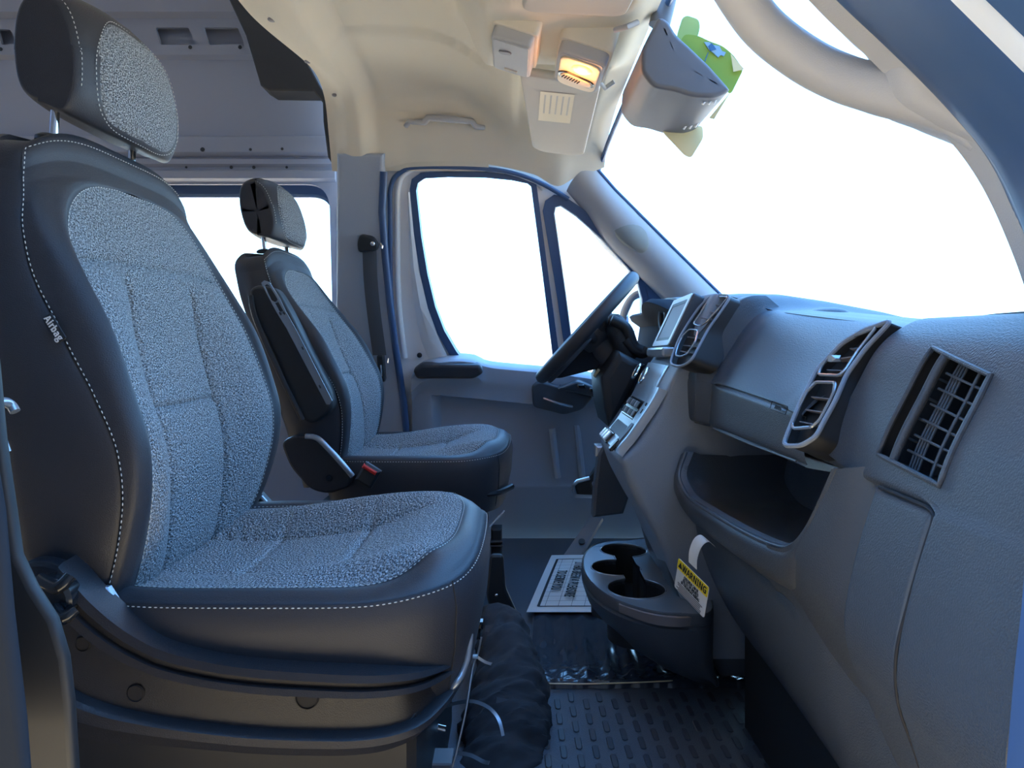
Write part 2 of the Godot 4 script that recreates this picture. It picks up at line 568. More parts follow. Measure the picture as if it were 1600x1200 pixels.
func make_seat() -> Node3D:
	var t := thing("car_seat", "", "car seat", Vector3(-0.27, 0, -SEAT_D), "front seats of the cab")
	# ---- cushion: cloth top, band, skirt
	var N := 120
	var K := 46
	var sh := Sh.new()
	var rows := []
	for k in K + 1:
		var ring := []
		var f := float(k) / K
		for i in N:
			var o := outline(-0.50, -0.078, 0.202, 3.5, TAU * i / N)
			var x := lerpf(-0.26, o.x, f)
			var z := o.y * f
			var y := cushion_h(x, z)
			var zc := 0.085 + 0.02 * smoothstep(-0.25, -0.1, x)
			y -= 0.007 * gauss(absf(z) - zc, 0.005) * smoothstep(-0.10, -0.16, x) * (1.0 if z < 0 else 0.3)
			if absf(z) < zc + 0.1: y -= 0.007 * (gauss(x + 0.228, 0.005) + gauss(x + 0.37, 0.005)) * smoothstep(zc + 0.085, zc, absf(z))
			ring.append(S(x, y, z))
		rows.append(ring)
	sh.grid(rows, true)
	var edge := func(i: int) -> Vector3:
		var o := outline(-0.50, -0.078, 0.202, 3.5, TAU * i / N)
		return S(o.x, cushion_h(o.x, o.y), o.y)
	var sk := Sh.new()
	var band := []
	var low := func(i: float) -> Vector3:
		var o := outline(-0.51, -0.046, 0.246, 3.4, TAU * i / N)
		return S(o.x, -0.296 + 0.024 * smoothstep(-0.18, -0.06, o.x) * (1.0 - 0.7 * smoothstep(0.05, 0.2, absf(o.y))), o.y)
	var rr := [[], [], [], [], [], [], [], [], [], []]
	for i in N:
		var e: Vector3 = edge.call(i)
		var l: Vector3 = low.call(i)
		var a := outline(0, 1, 1, 3.0, TAU * i / N)
		var out := Vector3(cos(TAU * i / N), 0, sin(TAU * i / N))
		rr[0].append(e)
		rr[1].append(e.lerp(l, 0.06) - Vector3(0, 0.002, 0))
		rr[2].append(e.lerp(l, 0.30) + Vector3(0, 0.003, 0))
		rr[3].append(e.lerp(l, 0.65) + Vector3(0, 0.004, 0))
		rr[4].append(e.lerp(l, 0.93) - Vector3(0, 0.0005, 0))
		rr[5].append(l - Vector3(0, 0.004, 0))
		rr[6].append(l + out * 0.006 - Vector3(0, 0.006, 0))
		rr[7].append(l + out * 0.013 - Vector3(0, 0.035, 0))
		rr[8].append(l + out * 0.010 - Vector3(0, 0.085, 0))
		rr[9].append(l - out * 0.004 - Vector3(0, 0.15, 0))
	sk.grid(rr, true)
	sk.fan(rr[9])
	var cushion := part(t, "cushion", sk, M.leather, "", 60)
	part(cushion, "cushion_insert", sh, M.fabric, "grey flecked cloth panel", 70)
	var p1 := []
	var p2 := []
	for i in N * 2 + 1:
		var th := TAU * i / (N * 2.0)
		if cos(th) < -0.93: continue
		var l: Vector3 = low.call(i / 2.0)
		p2.append([th, l + Vector3(cos(th), 0, sin(th)) * 0.0075 - Vector3(0, 0.0085, 0)])
		var o := outline(-0.50, -0.078, 0.202, 3.5, th)
		p1.append([th, S(o.x, cushion_h(o.x, o.y), o.y).lerp(l, 0.10) + Vector3(0, 0.0014, 0)])
	for q in [p1, p2]:   # start behind, so that the thread runs in one line round the front
		var a := []
		for w in q: if w[0] > PI: a.append(w[1])
		for w in q: if w[0] <= PI: a.append(w[1])
		part(cushion, "stitching", stitches(a), M.thread, "pale thread").set_meta("kind", "stuff")
	# corner seams of the skirt
	for s in [-1, 1]:
		var cs := Sh.new()
		var l: Vector3 = low.call(N / 8.6 if s > 0 else N - N / 8.6)
		var o := Vector3(0.72, 0, 0.7 * s)
		cs.tube([l + o * 0.006 + Vector3(0, -0.005, 0), l + o * 0.0135 - Vector3(0, 0.035, 0), l + o * 0.0105 - Vector3(0, 0.085, 0), l - o * 0.002 - Vector3(0, 0.14, 0)], 0.0009, 6)
		part(cushion, "seam", cs, M.black)
	# ---- backrest
	var shell := Sh.new()
	var ins := Sh.new()
	var ys := []
	for i in 131: ys.append(lerpf(-0.36, INS_TOP - 0.0005, pow(i / 130.0, 0.93)))
	var irows := []
	for y in ys:
		var r := []
		var b: float = maxf(ins_b(y), 0.0015)
		for j in 73:
			var z := lerpf(-b, b, j / 72.0)
			r.append(droop(S(ins_x(y, z), y, z), lut(SW, y)))
		# the panel's rim meets the bolster
		r[0] = bolster(y, 0, -1)
		r[72] = bolster(y, 0, 1)
		irows.append(r)
	ins.grid(irows)
	var all: Array = ys.duplicate()
	for i in 8: all.append(lerpf(INS_TOP, 0.238, (i + 1) / 8.0))
	var near_edge := []
	for s in [-1, 1]:
		var br := []
		var sr := []
		for y in all:
			var r := []
			for j in 25: r.append(bolster(y, j / 24.0, s))
			br.append(r)
			# side panel: from the seam back
			var w := lut(SW, y)
			var q := []
			var xs := lut(XB, y) - lut(XS, y)
			var xr := lut(XR, y)
			q.append(bolster(y, 1, s))
			for k in [[0.02, 0.998, -0.0022], [0.05, 1.0, 0.001], [0.15, 1.012, 0], [0.4, 1.03, 0], [0.7, 1.01, 0], [0.9, 0.95, 0], [0.98, 0.88, 0], [1.0, 0.8, 0]]:
				q.append(droop(S(lerpf(xs, xr, k[0]), y, s * (w * k[1] + k[2])), w))
			sr.append(q)
		shell.grid(br)
		shell.grid(sr)
		# top: round over to the flat crown
		var tops := []
		for k in 9:
			var a := PI / 2 * k / 8
			var r := []
			var last_b: Array = br[br.size() - 1]
			var last_s: Array = sr[sr.size() - 1]
			for q in last_b + last_s.slice(1):
				var v: Vector3 = q
				var c := Vector3(-0.615, v.y, -SEAT_D)
				var off := v - c
				off.x *= 1 - 0.42 * (1 - cos(a))
				off.z *= 1 - 0.16 * (1 - cos(a))
				r.append(c + off + Vector3(0, 0.040 * sin(a), 0))
			tops.append(r)
		shell.grid(tops)
		var lid := []
		for q in tops[8]:
			var row := []
			for f in [1.0, 0.6, 0.3, 0.0]:
				row.append(Vector3(lerpf(-0.615, q.x, maxf(f, 0.0)), q.y + 0.006 * (1 - f), lerpf(-SEAT_D, q.z, f)))
			lid.append(row)
		shell.grid(lid)
		var rear := []
		for r in sr: rear.append([r[8], Vector3(r[8].x - 0.004, r[8].y + 0.0, -SEAT_D)])
		shell.grid(rear)
		# a piping line beside the side seam
	var back := part(t, "backrest", shell, M.leather, "", 65)
	part(back, "backrest_insert", ins, M.fabric, "grey flecked cloth panel", 70)
	var bl := []
	for y in ys:
		if y > -0.30: bl.append(y)
	var rim := []
	for y in bl: rim.append(bolster(y, 0.045, 1) + Vector3(0.0012, 0, 0))
	var rim2 := []
	for y in bl: rim2.append(bolster(y, 0.045, -1) + Vector3(0.0012, 0, 0))
	rim2.reverse()
	part(back, "stitching", stitches(rim + rim2), M.thread, "pale thread").set_meta("kind", "stuff")
	for s in [-1, 1]:
		var l := []
		for i in 80:
			var y := lerpf(-0.30, 0.222, i / 79.0)
			l.append(bolster(y, 0.985, s) + Vector3(0.0006, 0, 0.0012 * s))
		part(back, "stitching", stitches(l), M.thread, "pale thread").set_meta("kind", "stuff")
	# along the front of the crown
	var crown := []
	for i in 81:
		var s := 1.0 if i < 40 else -1.0
		var q := absf(1.0 - i / 40.0)
		var v := bolster(0.238, minf(q, 0.985), s)
		var c := Vector3(-0.615, v.y, -SEAT_D)
		var a := PI / 2 * 0.42
		var off := v - c
		off.x *= 1 - 0.42 * (1 - cos(a))
		off.z *= 1 - 0.16 * (1 - cos(a))
		crown.append(c + off + Vector3(0.0012, 0.040 * sin(a) + 0.001, 0))
	crown.push_front(bolster(0.222, 0.985, 1.0) + Vector3(0.0006, 0, 0.0012))
	crown.append(bolster(0.222, 0.985, -1.0) + Vector3(0.0006, 0, -0.0012))
	part(back, "stitching", stitches(crown), M.thread, "pale thread").set_meta("kind", "stuff")
	# ---- headrest: a cushion lofted from side to side
	var HO := [Vector2(-0.548, 0.300), Vector2(-0.540, 0.330), Vector2(-0.542, 0.385), Vector2(-0.556, 0.440), Vector2(-0.580, 0.468), Vector2(-0.615, 0.474), Vector2(-0.645, 0.455), Vector2(-0.655, 0.40), Vector2(-0.650, 0.335), Vector2(-0.630, 0.307), Vector2(-0.59, 0.296), Vector2(-0.562, 0.287)]
	var prof: Array = spline(HO, 72, true)
	var hc := Vector2(-0.597, 0.378)
	var hs := Sh.new()
	var hrows := []
	var hins := []
	var zz := []
	for i in 61: zz.append(lerpf(-1, 1, i / 60.0))
	for q in zz:
		var th: float = q * PI / 2
		var a := pow(absf(sin(th)), 0.4)
		var z: float = 0.138 * signf(q) * a
		var sc := 0.76 + 0.24 * pow(maxf(cos(th), 0.0), 0.72)
		var scy := sc
		var ring := []
		for v in prof:
			var d: Vector2 = v - hc
			var yy := d.y * lerpf(1.0, scy, 0.75 if d.y > 0 else 0.35)
			var xx := d.x * scy
			if d.x > 0: xx -= 0.018 * a * a
			ring.append(S(hc.x + xx, hc.y + yy - (0.012 * a * a if d.y > 0 else -0.006 * a * a), z))
		hrows.append(ring)
	hs.loft(hrows)
	var head := part(t, "headrest", hs, M.leather, "", 65)
	var hi := Sh.new()
	# cloth face of the headrest sits just proud of the front
	var face := func(y: float, z: float) -> Vector3:
		var a := clampf(absf(z) / 0.138, 0, 0.9999)
		var x := lut([[0.28, -0.562], [0.29, -0.556], [0.30, -0.548], [0.33, -0.540], [0.385, -0.542], [0.44, -0.556], [0.47, -0.585]], y)
		var sc := 0.76 + 0.24 * pow(1.0 - pow(a, 5.0), 0.36)
		return S(hc.x + (x - hc.x) * sc - 0.018 * a * a + 0.0035, y, z)
	var hrim := func(th: float) -> Vector2:
		var c := cos(th)
		var s := sin(th)
		var e := 3.8
		var r := pow(pow(absf(c), e) + pow(absf(s), e), -1.0 / e)
		var y := 0.370 + 0.078 * s * r
		return Vector2((0.110 - 0.022 * smoothstep(0.36, 0.45, y)) * c * r, y)
	var fr := []
	for k in 19:
		var ring := []
		for i in 72:
			var o: Vector2 = hrim.call(TAU * i / 72)
			var f := k / 18.0
			var v: Vector3 = face.call(lerpf(0.370, o.y, f), o.x * f)
			ring.append(v - Vector3(0.005 * pow(f, 14.0), 0, 0))
		fr.append(ring)
	hi.grid(fr, true)
	part(head, "headrest_insert", hi, M.fabric, "grey flecked cloth panel", 70)
	var hl := []
	for i in 181:
		var o: Vector2 = hrim.call(TAU * i / 180)
		hl.append(face.call(0.370 + (o.y - 0.370) * 1.035, o.x * 1.035) - Vector3(0.0022, 0, 0))
	part(head, "stitching", stitches(hl), M.thread, "pale thread").set_meta("kind", "stuff")
	for s in [-1, 1]:
		var l := []
		for i in 40:
			var ring: Array = hrows[10 if s < 0 else 50]
			var k := int(lerpf(5, 25, i / 39.0))
			l.append(ring[k] + Vector3(0.0004, 0, 0.0014 * s))
		part(head, "stitching", stitches(even(l, 0.001)), M.thread, "pale thread").set_meta("kind", "stuff")
		var post := Sh.new()
		post.tube([S(-0.61, 0.24, s * 0.095 + 0.02), S(-0.605, 0.33, s * 0.095 + 0.02)], 0.0055, 14)
		part(head, "headrest_post", post, M.chrome, "chrome post")
		var col := Sh.new()
		col.lathe([Vector2(0.019, 0), Vector2(0.019, 0.005), Vector2(0.013, 0.009), Vector2(0.0, 0.009)], Transform3D(Basis(Vector3.BACK, -0.1).scaled(Vector3(1, 1, 1)), S(-0.612, 0.262, s * 0.095 + 0.02)), 20)
		part(back, "post_guide", col, M.black)
	# ---- frame below
	var fs := Sh.new()
	fs.box(S(-0.325, -0.50, 0), Vector3(0.43, 0.14, 0.50), 0.01)
	part(t, "seat_frame", fs, M.black)
	var ped := Sh.new()
	ped.box(S(-0.325, -0.63, 0.0), Vector3(0.43, 0.14, 0.50), 0.01)
	part(t, "pedestal", ped, M.black)
	return t

func side_cover(t: Node3D, zoff: float, side: float) -> void:
	# plastic side shield that wraps forward round the corner of the seat base
	var st := [[96, 880, 1120, 0.775], [118, 905, 1132, 0.775], [145, 935, 1140, 0.775], [180, 966, 1146, 0.775], [215, 990, 1150, 0.775], [260, 1012, 1155, 0.775], [330, 1030, 1162, 0.775], [400, 1040, 1168, 0.775], [480, 1046, 1171, 0.775], [560, 1050, 1170, 0.778], [615, 1049, 1160, 0.79], [655, 1045, 1140, 0.81], [690, 1036, 1100, 0.85], [712, 1023, 1062, 0.91], [722, 1012, 1040, 0.98]]
	var prof := [[-0.01, -0.03], [0.0, -0.002], [0.015, 0.006], [0.10, 0.009], [0.125, 0.004], [0.20, 0.002], [0.215, 0.008], [0.29, 0.010], [0.315, -0.004], [0.34, -0.006], [0.78, -0.004], [0.80, 0.006], [0.83, 0.010], [0.92, 0.011], [0.94, 0.004], [1.08, 0.0], [1.10, -0.03]]
	var rows := []
	var tops := []
	var bots := []
	for q in st:
		tops.append(P(q[0], q[1], q[3]))
		bots.append(P(q[0], q[2], q[3]))
	tops = spline(tops, 70)
	bots = spline(bots, 70)
	for i in 70:
		var a: Vector3 = tops[maxi(i - 1, 0)]
		var b: Vector3 = tops[mini(i + 1, 69)]
		var tg := (b - a)
		tg.y = 0
		tg = tg.normalized()
		var out := tg.cross(Vector3.UP).normalized()
		if out.z < 0 and out.x < 0.2: out = -out
		var r := []
		for k in prof:
			r.append(tops[i].lerp(bots[i], k[0]) + out * k[1])
		rows.append(r)
	var sh := Sh.new()
	sh.grid(rows)
	var c := part(t, "side_cover", sh, M.cover, "black plastic seat base cover", 30)
	for q in [[480, 1090, 0.0105], [212, 1083, 0.008], [130, 1006, 0.007]]:
		var pl := Sh.new()
		pl.lathe([Vector2(q[2] * 1.25, 0), Vector2(q[2] * 1.1, 0.0015), Vector2(q[2], -0.004), Vector2(0.0005, -0.004)], Transform3D(Basis(Vector3.RIGHT, PI / 2), P(q[0], q[1], 0.779) + Vector3(0, 0, 0.0005)), 24)
		part(c, "screw_recess", pl, M.ink)

# ---------------------------------------------------------------- the van's shell
func roof_y(x: float, d: float) -> float:      # the flat middle of the headlining
	var y := lut([[-0.70, 0.80], [-0.35, 0.795], [-0.15, 0.775], [-0.06, 0.745], [0.0, 0.70], [0.07, 0.672], [0.18, 0.664], [0.30, 0.672]], x)
	# a fold that runs forward and then across, as on the photograph
	y += 0.012 * smoothstep(0.008, -0.008, d - 1.83 - 0.14 * smoothstep(-0.22, -0.02, x)) * smoothstep(-0.03, -0.10, x) * smoothstep(-0.50, -0.44, x)
	return y
func liner_point(x: float, t: float) -> Vector3:   # t from 0 at the driver's door to 1 at the passenger's
	var s := absf(t - 0.5) * 2.0                       # 1 at the doors
	var half := lut([[0.0, 0.0], [0.5, 0.47], [0.66, 0.60], [0.76, 0.67], [0.85, 0.705], [0.92, 0.73], [1.0, 0.75]], s)
	var flat := roof_y(x, 1.5 + half)
	flat = lerpf(flat, 0.637, smoothstep(0.25, 0.14, half) * smoothstep(-0.14, -0.05, x) * smoothstep(0.30, 0.22, x))
	var edge := lut([[-0.70, 0.538], [-0.45, 0.540], [-0.36, 0.556], [-0.33, 0.564], [-0.2, 0.568], [-0.083, 0.560], [0.07, 0.526], [0.145, 0.489], [0.20, 0.515], [0.30, 0.55]], x)
	var drop := lut([[0.0, 0.0], [0.5, 0.0], [0.66, 0.06], [0.76, 0.26], [0.85, 0.56], [0.92, 0.80], [1.0, 1.0]], s)
	var front := lut([[0.0, 0.0], [0.5, 0.12], [0.66, 0.30], [0.76, 0.48], [0.85, 0.70], [0.92, 0.86], [1.0, 1.0]], s)
	drop = lerpf(drop, front, smoothstep(-0.02, 0.12, x))
	var y := lerpf(flat, edge, drop)
	# shallow bay round each visor
	var vx := smoothstep(0.0, 0.03, x) * smoothstep(0.235, 0.205, x)
	y += 0.030 * vx * smoothstep(0.13, 0.17, half) * smoothstep(0.69, 0.62, half)
	# the rear crossbar stands down from the panel
	y -= 0.050 * smoothstep(-0.66, -0.53, x) * smoothstep(-0.43, -0.50, x) * (1 - drop * 0.7)
	half -= 0.030 * smoothstep(-0.64, -0.55, x) * smoothstep(-0.42, -0.49, x) * sin(PI * clampf(drop, 0, 1))
	x += 0.070 * smoothstep(0.20, 0.68, half) * smoothstep(-0.40, -0.645, x)
	return W(x, y, 1.5 + half if t < 0.5 else 1.5 - half)

func shell() -> void:
	# headlining
	var sh := Sh.new()
	var rows := []
	var xs := []
	for i in 89: xs.append(lerpf(-0.645, 0.295, i / 88.0))
	for x in xs:
		var r := []
		for j in 121:
			var s := j / 120.0
			r.append(liner_point(x, s))
		rows.append(r)
	sh.grid(rows)
	# its back edge turns up and has thickness
	var lip := []
	for j in 121: lip.append(liner_point(-0.645, j / 120.0))
	var up1 := []
	var up2 := []
	for v in lip:
		var o: Vector3 = Vector3(0, v.y - CY - 0.35, v.z + 1.5).normalized()
		up1.append(v + o * 0.012 + Vector3(-0.003, 0, 0))
		up2.append(v + o * 0.014 + Vector3(0.5, 0, 0))
	sh.grid([lip, up1, up2])
	var ceil := struct("ceiling", "tan moulded headlining over the cab", "ceiling", sh, M.liner, 70)
	for q in [[424, 31], [481, 97], [524, 148]]:
		var clip := Sh.new()
		# on the rear flange of the headlining
		var best := Vector3.ZERO
		var bd := 1e9
		for i in 40:
			for j in 60:
				var v := liner_point(lerpf(-0.645, -0.55, i / 39.0), j / 119.0)
				var px := 800 + v.x * F / -v.z
				var py := 530 - (v.y - CY) * F / -v.z
				var e := Vector2(px - q[0], py - q[1]).length_squared()
				if e < bd:
					bd = e
					best = v
		clip.ball(best, Vector3(0.010, 0.004, 0.012), 6)
		part(ceil, "clip", clip, M.grey_trim, "grey clip")
	# visor label pocket etc. come with the visors; roof skin above
	sh = Sh.new()
	sh.box(W(-1.55, 1.30, 1.5), Vector3(2.9, 0.03, 2.2), 0.01)
	sh.box(W(-0.12, 0.93, 1.5), Vector3(0.72, 0.03, 1.9), 0.01, Basis(Vector3.BACK, -0.42))
	sh.box(W(-0.16, 0.88, 2.34), Vector3(0.80, 0.55, 0.02), 0.005)
	sh.box(W(-0.16, 0.90, 0.64), Vector3(0.80, 0.60, 0.02), 0.005)
	struct("roof", "white painted roof shell above the cab", "roof", sh, M.paint)
	# floor
	sh = Sh.new()
	sh.box(W(-0.7, -0.725, 1.47), Vector3(3.9, 0.05, 2.02), 0.005)
	var fl := struct("floor", "black rubber floor of the cab with raised studs", "floor", sh, M.rubber)
	var stud := Sh.new()
	var ov := PackedVector2Array()
	for q in circle2(Vector2.ZERO, 0.0058, 16): ov.append(q + Vector2(0, 0.0135 * signf(q.y)))
	stud.pad(ov, Transform3D(Basis(Vector3.RIGHT, -PI / 2), Vector3.ZERO), 0.0, 0.0022, 0.0012)
	var sm := stud.mesh()
	for i in 15:
		for j in 7:
			var o := MeshInstance3D.new()
			o.name = "stud"
			o.mesh = sm
			o.material_override = M.stud
			o.position = W(0.060 + i * 0.0275, -0.70, 1.375 - j * 0.052 - (0.026 if i % 2 else 0.0))
			fl.add_child(o, true)
	# firewall and outer panels in front
	sh = Sh.new()
	sh.box(W(1.02, -0.42, 1.5), Vector3(0.04, 0.66, 2.1), 0.01)
	struct("wall_front", "black bulkhead ahead of the footwells", "wall", sh, M.black)
	sh = Sh.new()
	var hood := []
	for i in 9:
		var r := []
		for j in 11:
			var x := lerpf(0.93, 1.75, i / 8.0)
			r.append(W(x, -0.04 - 0.30 * pow(i / 8.0, 1.6) - 0.05 * pow(absf(j - 5) / 5.0, 3), lerpf(0.6, 2.4, j / 10.0)))
		hood.append(r)
	sh.grid(hood)
	struct("trim_1", "white painted bonnet beyond the windscreen", "bonnet", sh, M.paint, 70)
	# cargo side on the far side
	var D := 2.5
	sh = Sh.new()
	var win := rounded(flatpoly([[120, 288], [514, 288], [521, 560], [120, 570]], D), 0.085, 8)
	var holes := [win]
	for k in [[-4, 28, 46, 73], [34, 60, 46, 73], [100, 150, 45, 72], [243, 306, 43, 70], [318, 383, 43, 70]]:
		holes.append(rounded(flatpoly([[k[0], k[2]], [k[1] - 12, k[2]], [k[1], k[3]], [k[0] + 8, k[3]]], D), 0.006, 2))
	sh.plate(flatpoly([[-1200, -420], [545, -420], [545, 900], [-1200, 900]], D), holes, flat_xf(D), -0.012, 0.0)
	var wall := struct("wall_left", "bare grey painted metal side of the cargo area", "wall", sh, M.primer)
	for q in [[12, 30, 0.030, -1200], [82, 20, 0.022, -1200], [229, 28, 0.026, -1200], [254, 12, 0.012, -1200], [275, 16, 0.018, -1200]]:
		var b := Sh.new()
		var y0: float = (530 - (q[0] - q[1] / 2.0)) * D / F
		var y1: float = (530 - (q[0] + q[1] / 2.0)) * D / F
		b.sweep([W(-3.4, (y0 + y1) / 2, D), W(-0.625, (y0 + y1) / 2, D)], [Vector2(-0.004, (y0 - y1) / 2 + 0.006), Vector2(q[2], (y0 - y1) / 2 - 0.004), Vector2(q[2], -(y0 - y1) / 2 + 0.006), Vector2(-0.004, -(y0 - y1) / 2 - 0.006)], Vector3.UP)
		part(wall, "rail", b, M.primer)
	for q in [[142, 236, 3.4, -0.026], [322, 237, 3.4, -0.026], [396, 237, 2.2, -0.026], [445, 236, 2.2, -0.026], [294, 263, 1.8, -0.012], [364, 263, 2.6, -0.012], [399, 263, 2.6, -0.012], [450, 263, 2.0, -0.012], [10, 82, 3.0, -0.022], [303, 79, 3.0, -0.022], [380, 79, 3.0, -0.022]]:
		var h := Sh.new()
		var r: float = q[2] * D / F
		h.lathe([Vector2(r, 0), Vector2(r, 0.0015), Vector2(0.0004, 0.0015)], Transform3D(Basis(Vector3.RIGHT, PI / 2), P(q[0], q[1], D) + Vector3(0, 0, 0.028 if q[3] < -0.02 else 0.014)), 14)
		part(wall, "hole", h, M.black, "dark hole")
	var slot := Sh.new()
	for k in [[322, 360], [372, 430], [440, 475]]:
		slot.box(P(528, (k[0] + k[1]) / 2.0, D) + Vector3(0, 0, 0.002), Vector3(0.006, (k[1] - k[0]) * D / F, 0.006), 0.002)
	part(wall, "slot_edge", slot, M.paint)
	sh = Sh.new()
	sh.box(P(150, 58, 2.545), Vector3(1.3, 0.12, 0.01), 0.002)
	part(wall, "back_plate", sh, M.primer)
	# outer skin with the same window, glass between
	sh = Sh.new()
	sh.plate(flatpoly([[-1200, -420], [545, -420], [545, 900], [-1200, 900]], D), [rounded(flatpoly([[130, 303], [512, 303], [517, 548], [130, 556]], D), 0.075, 8)], flat_xf(D), -0.075, -0.06)
	part(wall, "outer_skin", sh, M.seal, "dark window surround")
	sh = Sh.new()
	sh.plate(rounded(flatpoly([[125, 298], [515, 298], [519, 553], [125, 560]], D), 0.08, 6), [], flat_xf(D), -0.059, -0.055)
	struct("window_1", "cargo side window behind the driver's seat", "window", sh, M.glass)
	# near cargo side, behind the passenger seat, and the back of the van
	sh = Sh.new()
	sh.box(W(-1.98, 0.25, 0.49), Vector3(3.0, 2.1, 0.04), 0.01)
	struct("wall_right", "bare painted metal side of the cargo area behind the passenger seat", "wall", sh, M.primer)
	sh = Sh.new()
	sh.box(W(-3.42, 0.25, 1.5), Vector3(0.04, 2.1, 2.1), 0.01)
	struct("wall_back", "rear doors of the van, closed", "wall", sh, M.primer)
	# dark trim hanging behind the headlining
	sh = Sh.new()
	sh.pad(flatpoly([[330, -60], [384, 55], [407, 133], [420, 141], [490, 142], [504, 160], [505, 190], [512, 245], [528, 270], [538, 270], [524, 240], [520, 185], [506, 145], [395, -60]], 2.30), flat_xf(2.30), -0.10, 0.0, 0.004)
	struct("trim_2", "black trim along the rear edge of the headlining", "trim", sh, M.black)
	# driver's side pillar behind the door
	sh = Sh.new()
	var xf := far_xf()
	sh.pad(farpoly([[532, 240], [604, 240], [601, 330], [606, 400], [614, 480], [624, 560], [640, 680], [640, 900], [520, 900], [531, 450]]), xf, -0.05, 0.055, 0.012, 3)
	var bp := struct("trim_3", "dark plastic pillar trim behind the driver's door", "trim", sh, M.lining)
	sh = Sh.new()
	sh.tube([far3(604, 268, 0.05), far3(601, 330, 0.05), far3(606, 400, 0.05), far3(613, 470, 0.05), far3(622, 540, 0.05), far3(634, 620, 0.05), far3(640, 690, 0.05)], 0.012, 10)
	part(bp, "edge_seal", sh, M.seal)
	door()
	# windscreen pillar, driver's side
	var outer := PL([[928, 258, 2.26], [962, 297, 2.27], [1000, 335, 2.28], [1060, 395, 2.31], [1132, 466, 2.34]])
	var inner := PL([[884, 302, 2.31], [915, 336, 2.32], [945, 378, 2.33], [985, 418, 2.345], [1045, 475, 2.36]])
	outer = spline(outer, 30)
	inner = spline(inner, 30)
	rows = []
	for i in 30:
		var r := []
		var a: Vector3 = outer[i]
		var b: Vector3 = inner[i]
		r.append(a + Vector3(0.004, 0.004, -0.05))
		for k in 13:
			var f := k / 12.0
			r.append(a.lerp(b, f) + Vector3(-0.3, 0.1, 0.95) * (0.045 * pow(sin(PI * f), 0.8)))
		r.append(b + Vector3(-0.004, -0.004, -0.06))
		rows.append(r)
	sh = Sh.new()
	sh.grid(rows)
	var ap := struct("trim_4", "pale windscreen pillar trim on the driver's side", "trim", sh, M.liner_plastic, 70)
	sh = Sh.new()
	rows = []
	for k in 12:
		var ring := []
		for i in 40:
			var an := TAU * i / 40
			var f := k / 11.0
			var q := Vector2(cos(an) * 46 * f, sin(an) * 24 * f).rotated(0.86)
			var px := 984 + q.x
			var py := 357 + q.y
			ring.append(P(px, py, 2.262 + 0.020 * f * f) + Vector3(0, 0, 0.0015 if f < 0.95 else -0.004))
		rows.append(ring)
	sh.grid(rows, true)
	part(ap, "oval_cover", sh, M.oval, "oval cover", 60)
	sh = Sh.new()
	sh.tube(PL([[927, 258, 2.26], [961, 297, 2.27], [999, 335, 2.28], [1059, 395, 2.31], [1131, 466, 2.34]]), 0.007, 8)
	part(ap, "edge_seal", sh, M.seal)
	# windscreen
	var top := spline([W(0.283, 0.55, 2.30), W(0.292, 0.60, 2.1), W(0.312, 0.66, 1.8), W(0.318, 0.685, 1.5), W(0.312, 0.66, 1.2), W(0.292, 0.60, 0.9), W(0.283, 0.55, 0.72)], 21)
	var bot := spline([W(0.76, 0.10, 2.38), W(0.86, 0.03, 2.1), W(0.93, -0.02, 1.8), W(0.95, -0.03, 1.5), W(0.93, -0.02, 1.2), W(0.86, 0.0, 0.9), W(0.74, 0.02, 0.62)], 21)
	rows = []
	for i in 11:
		var r := []
		for j in 21:
			var v: Vector3 = top[j].lerp(bot[j], i / 10.0)
			r.append(v + Vector3(0.06, 0.05, 0) * sin(PI * i / 10.0))
		rows.append(r)
	sh = Sh.new()
	sh.grid(rows)
	var rows2 := []
	for r in rows:
		var q := []
		for v in r: q.append(v + Vector3(0.003, 0.003, 0))
		rows2.append(q)
	sh.grid(rows2)
	var ws := struct("window_2", "large raked windscreen with bright sky behind", "window", sh, M.glass, 70)
	sh = Sh.new()
	sh.tube(top, 0.007, 8)
	part(ws, "header_seal", sh, M.seal)
	near_pillar()

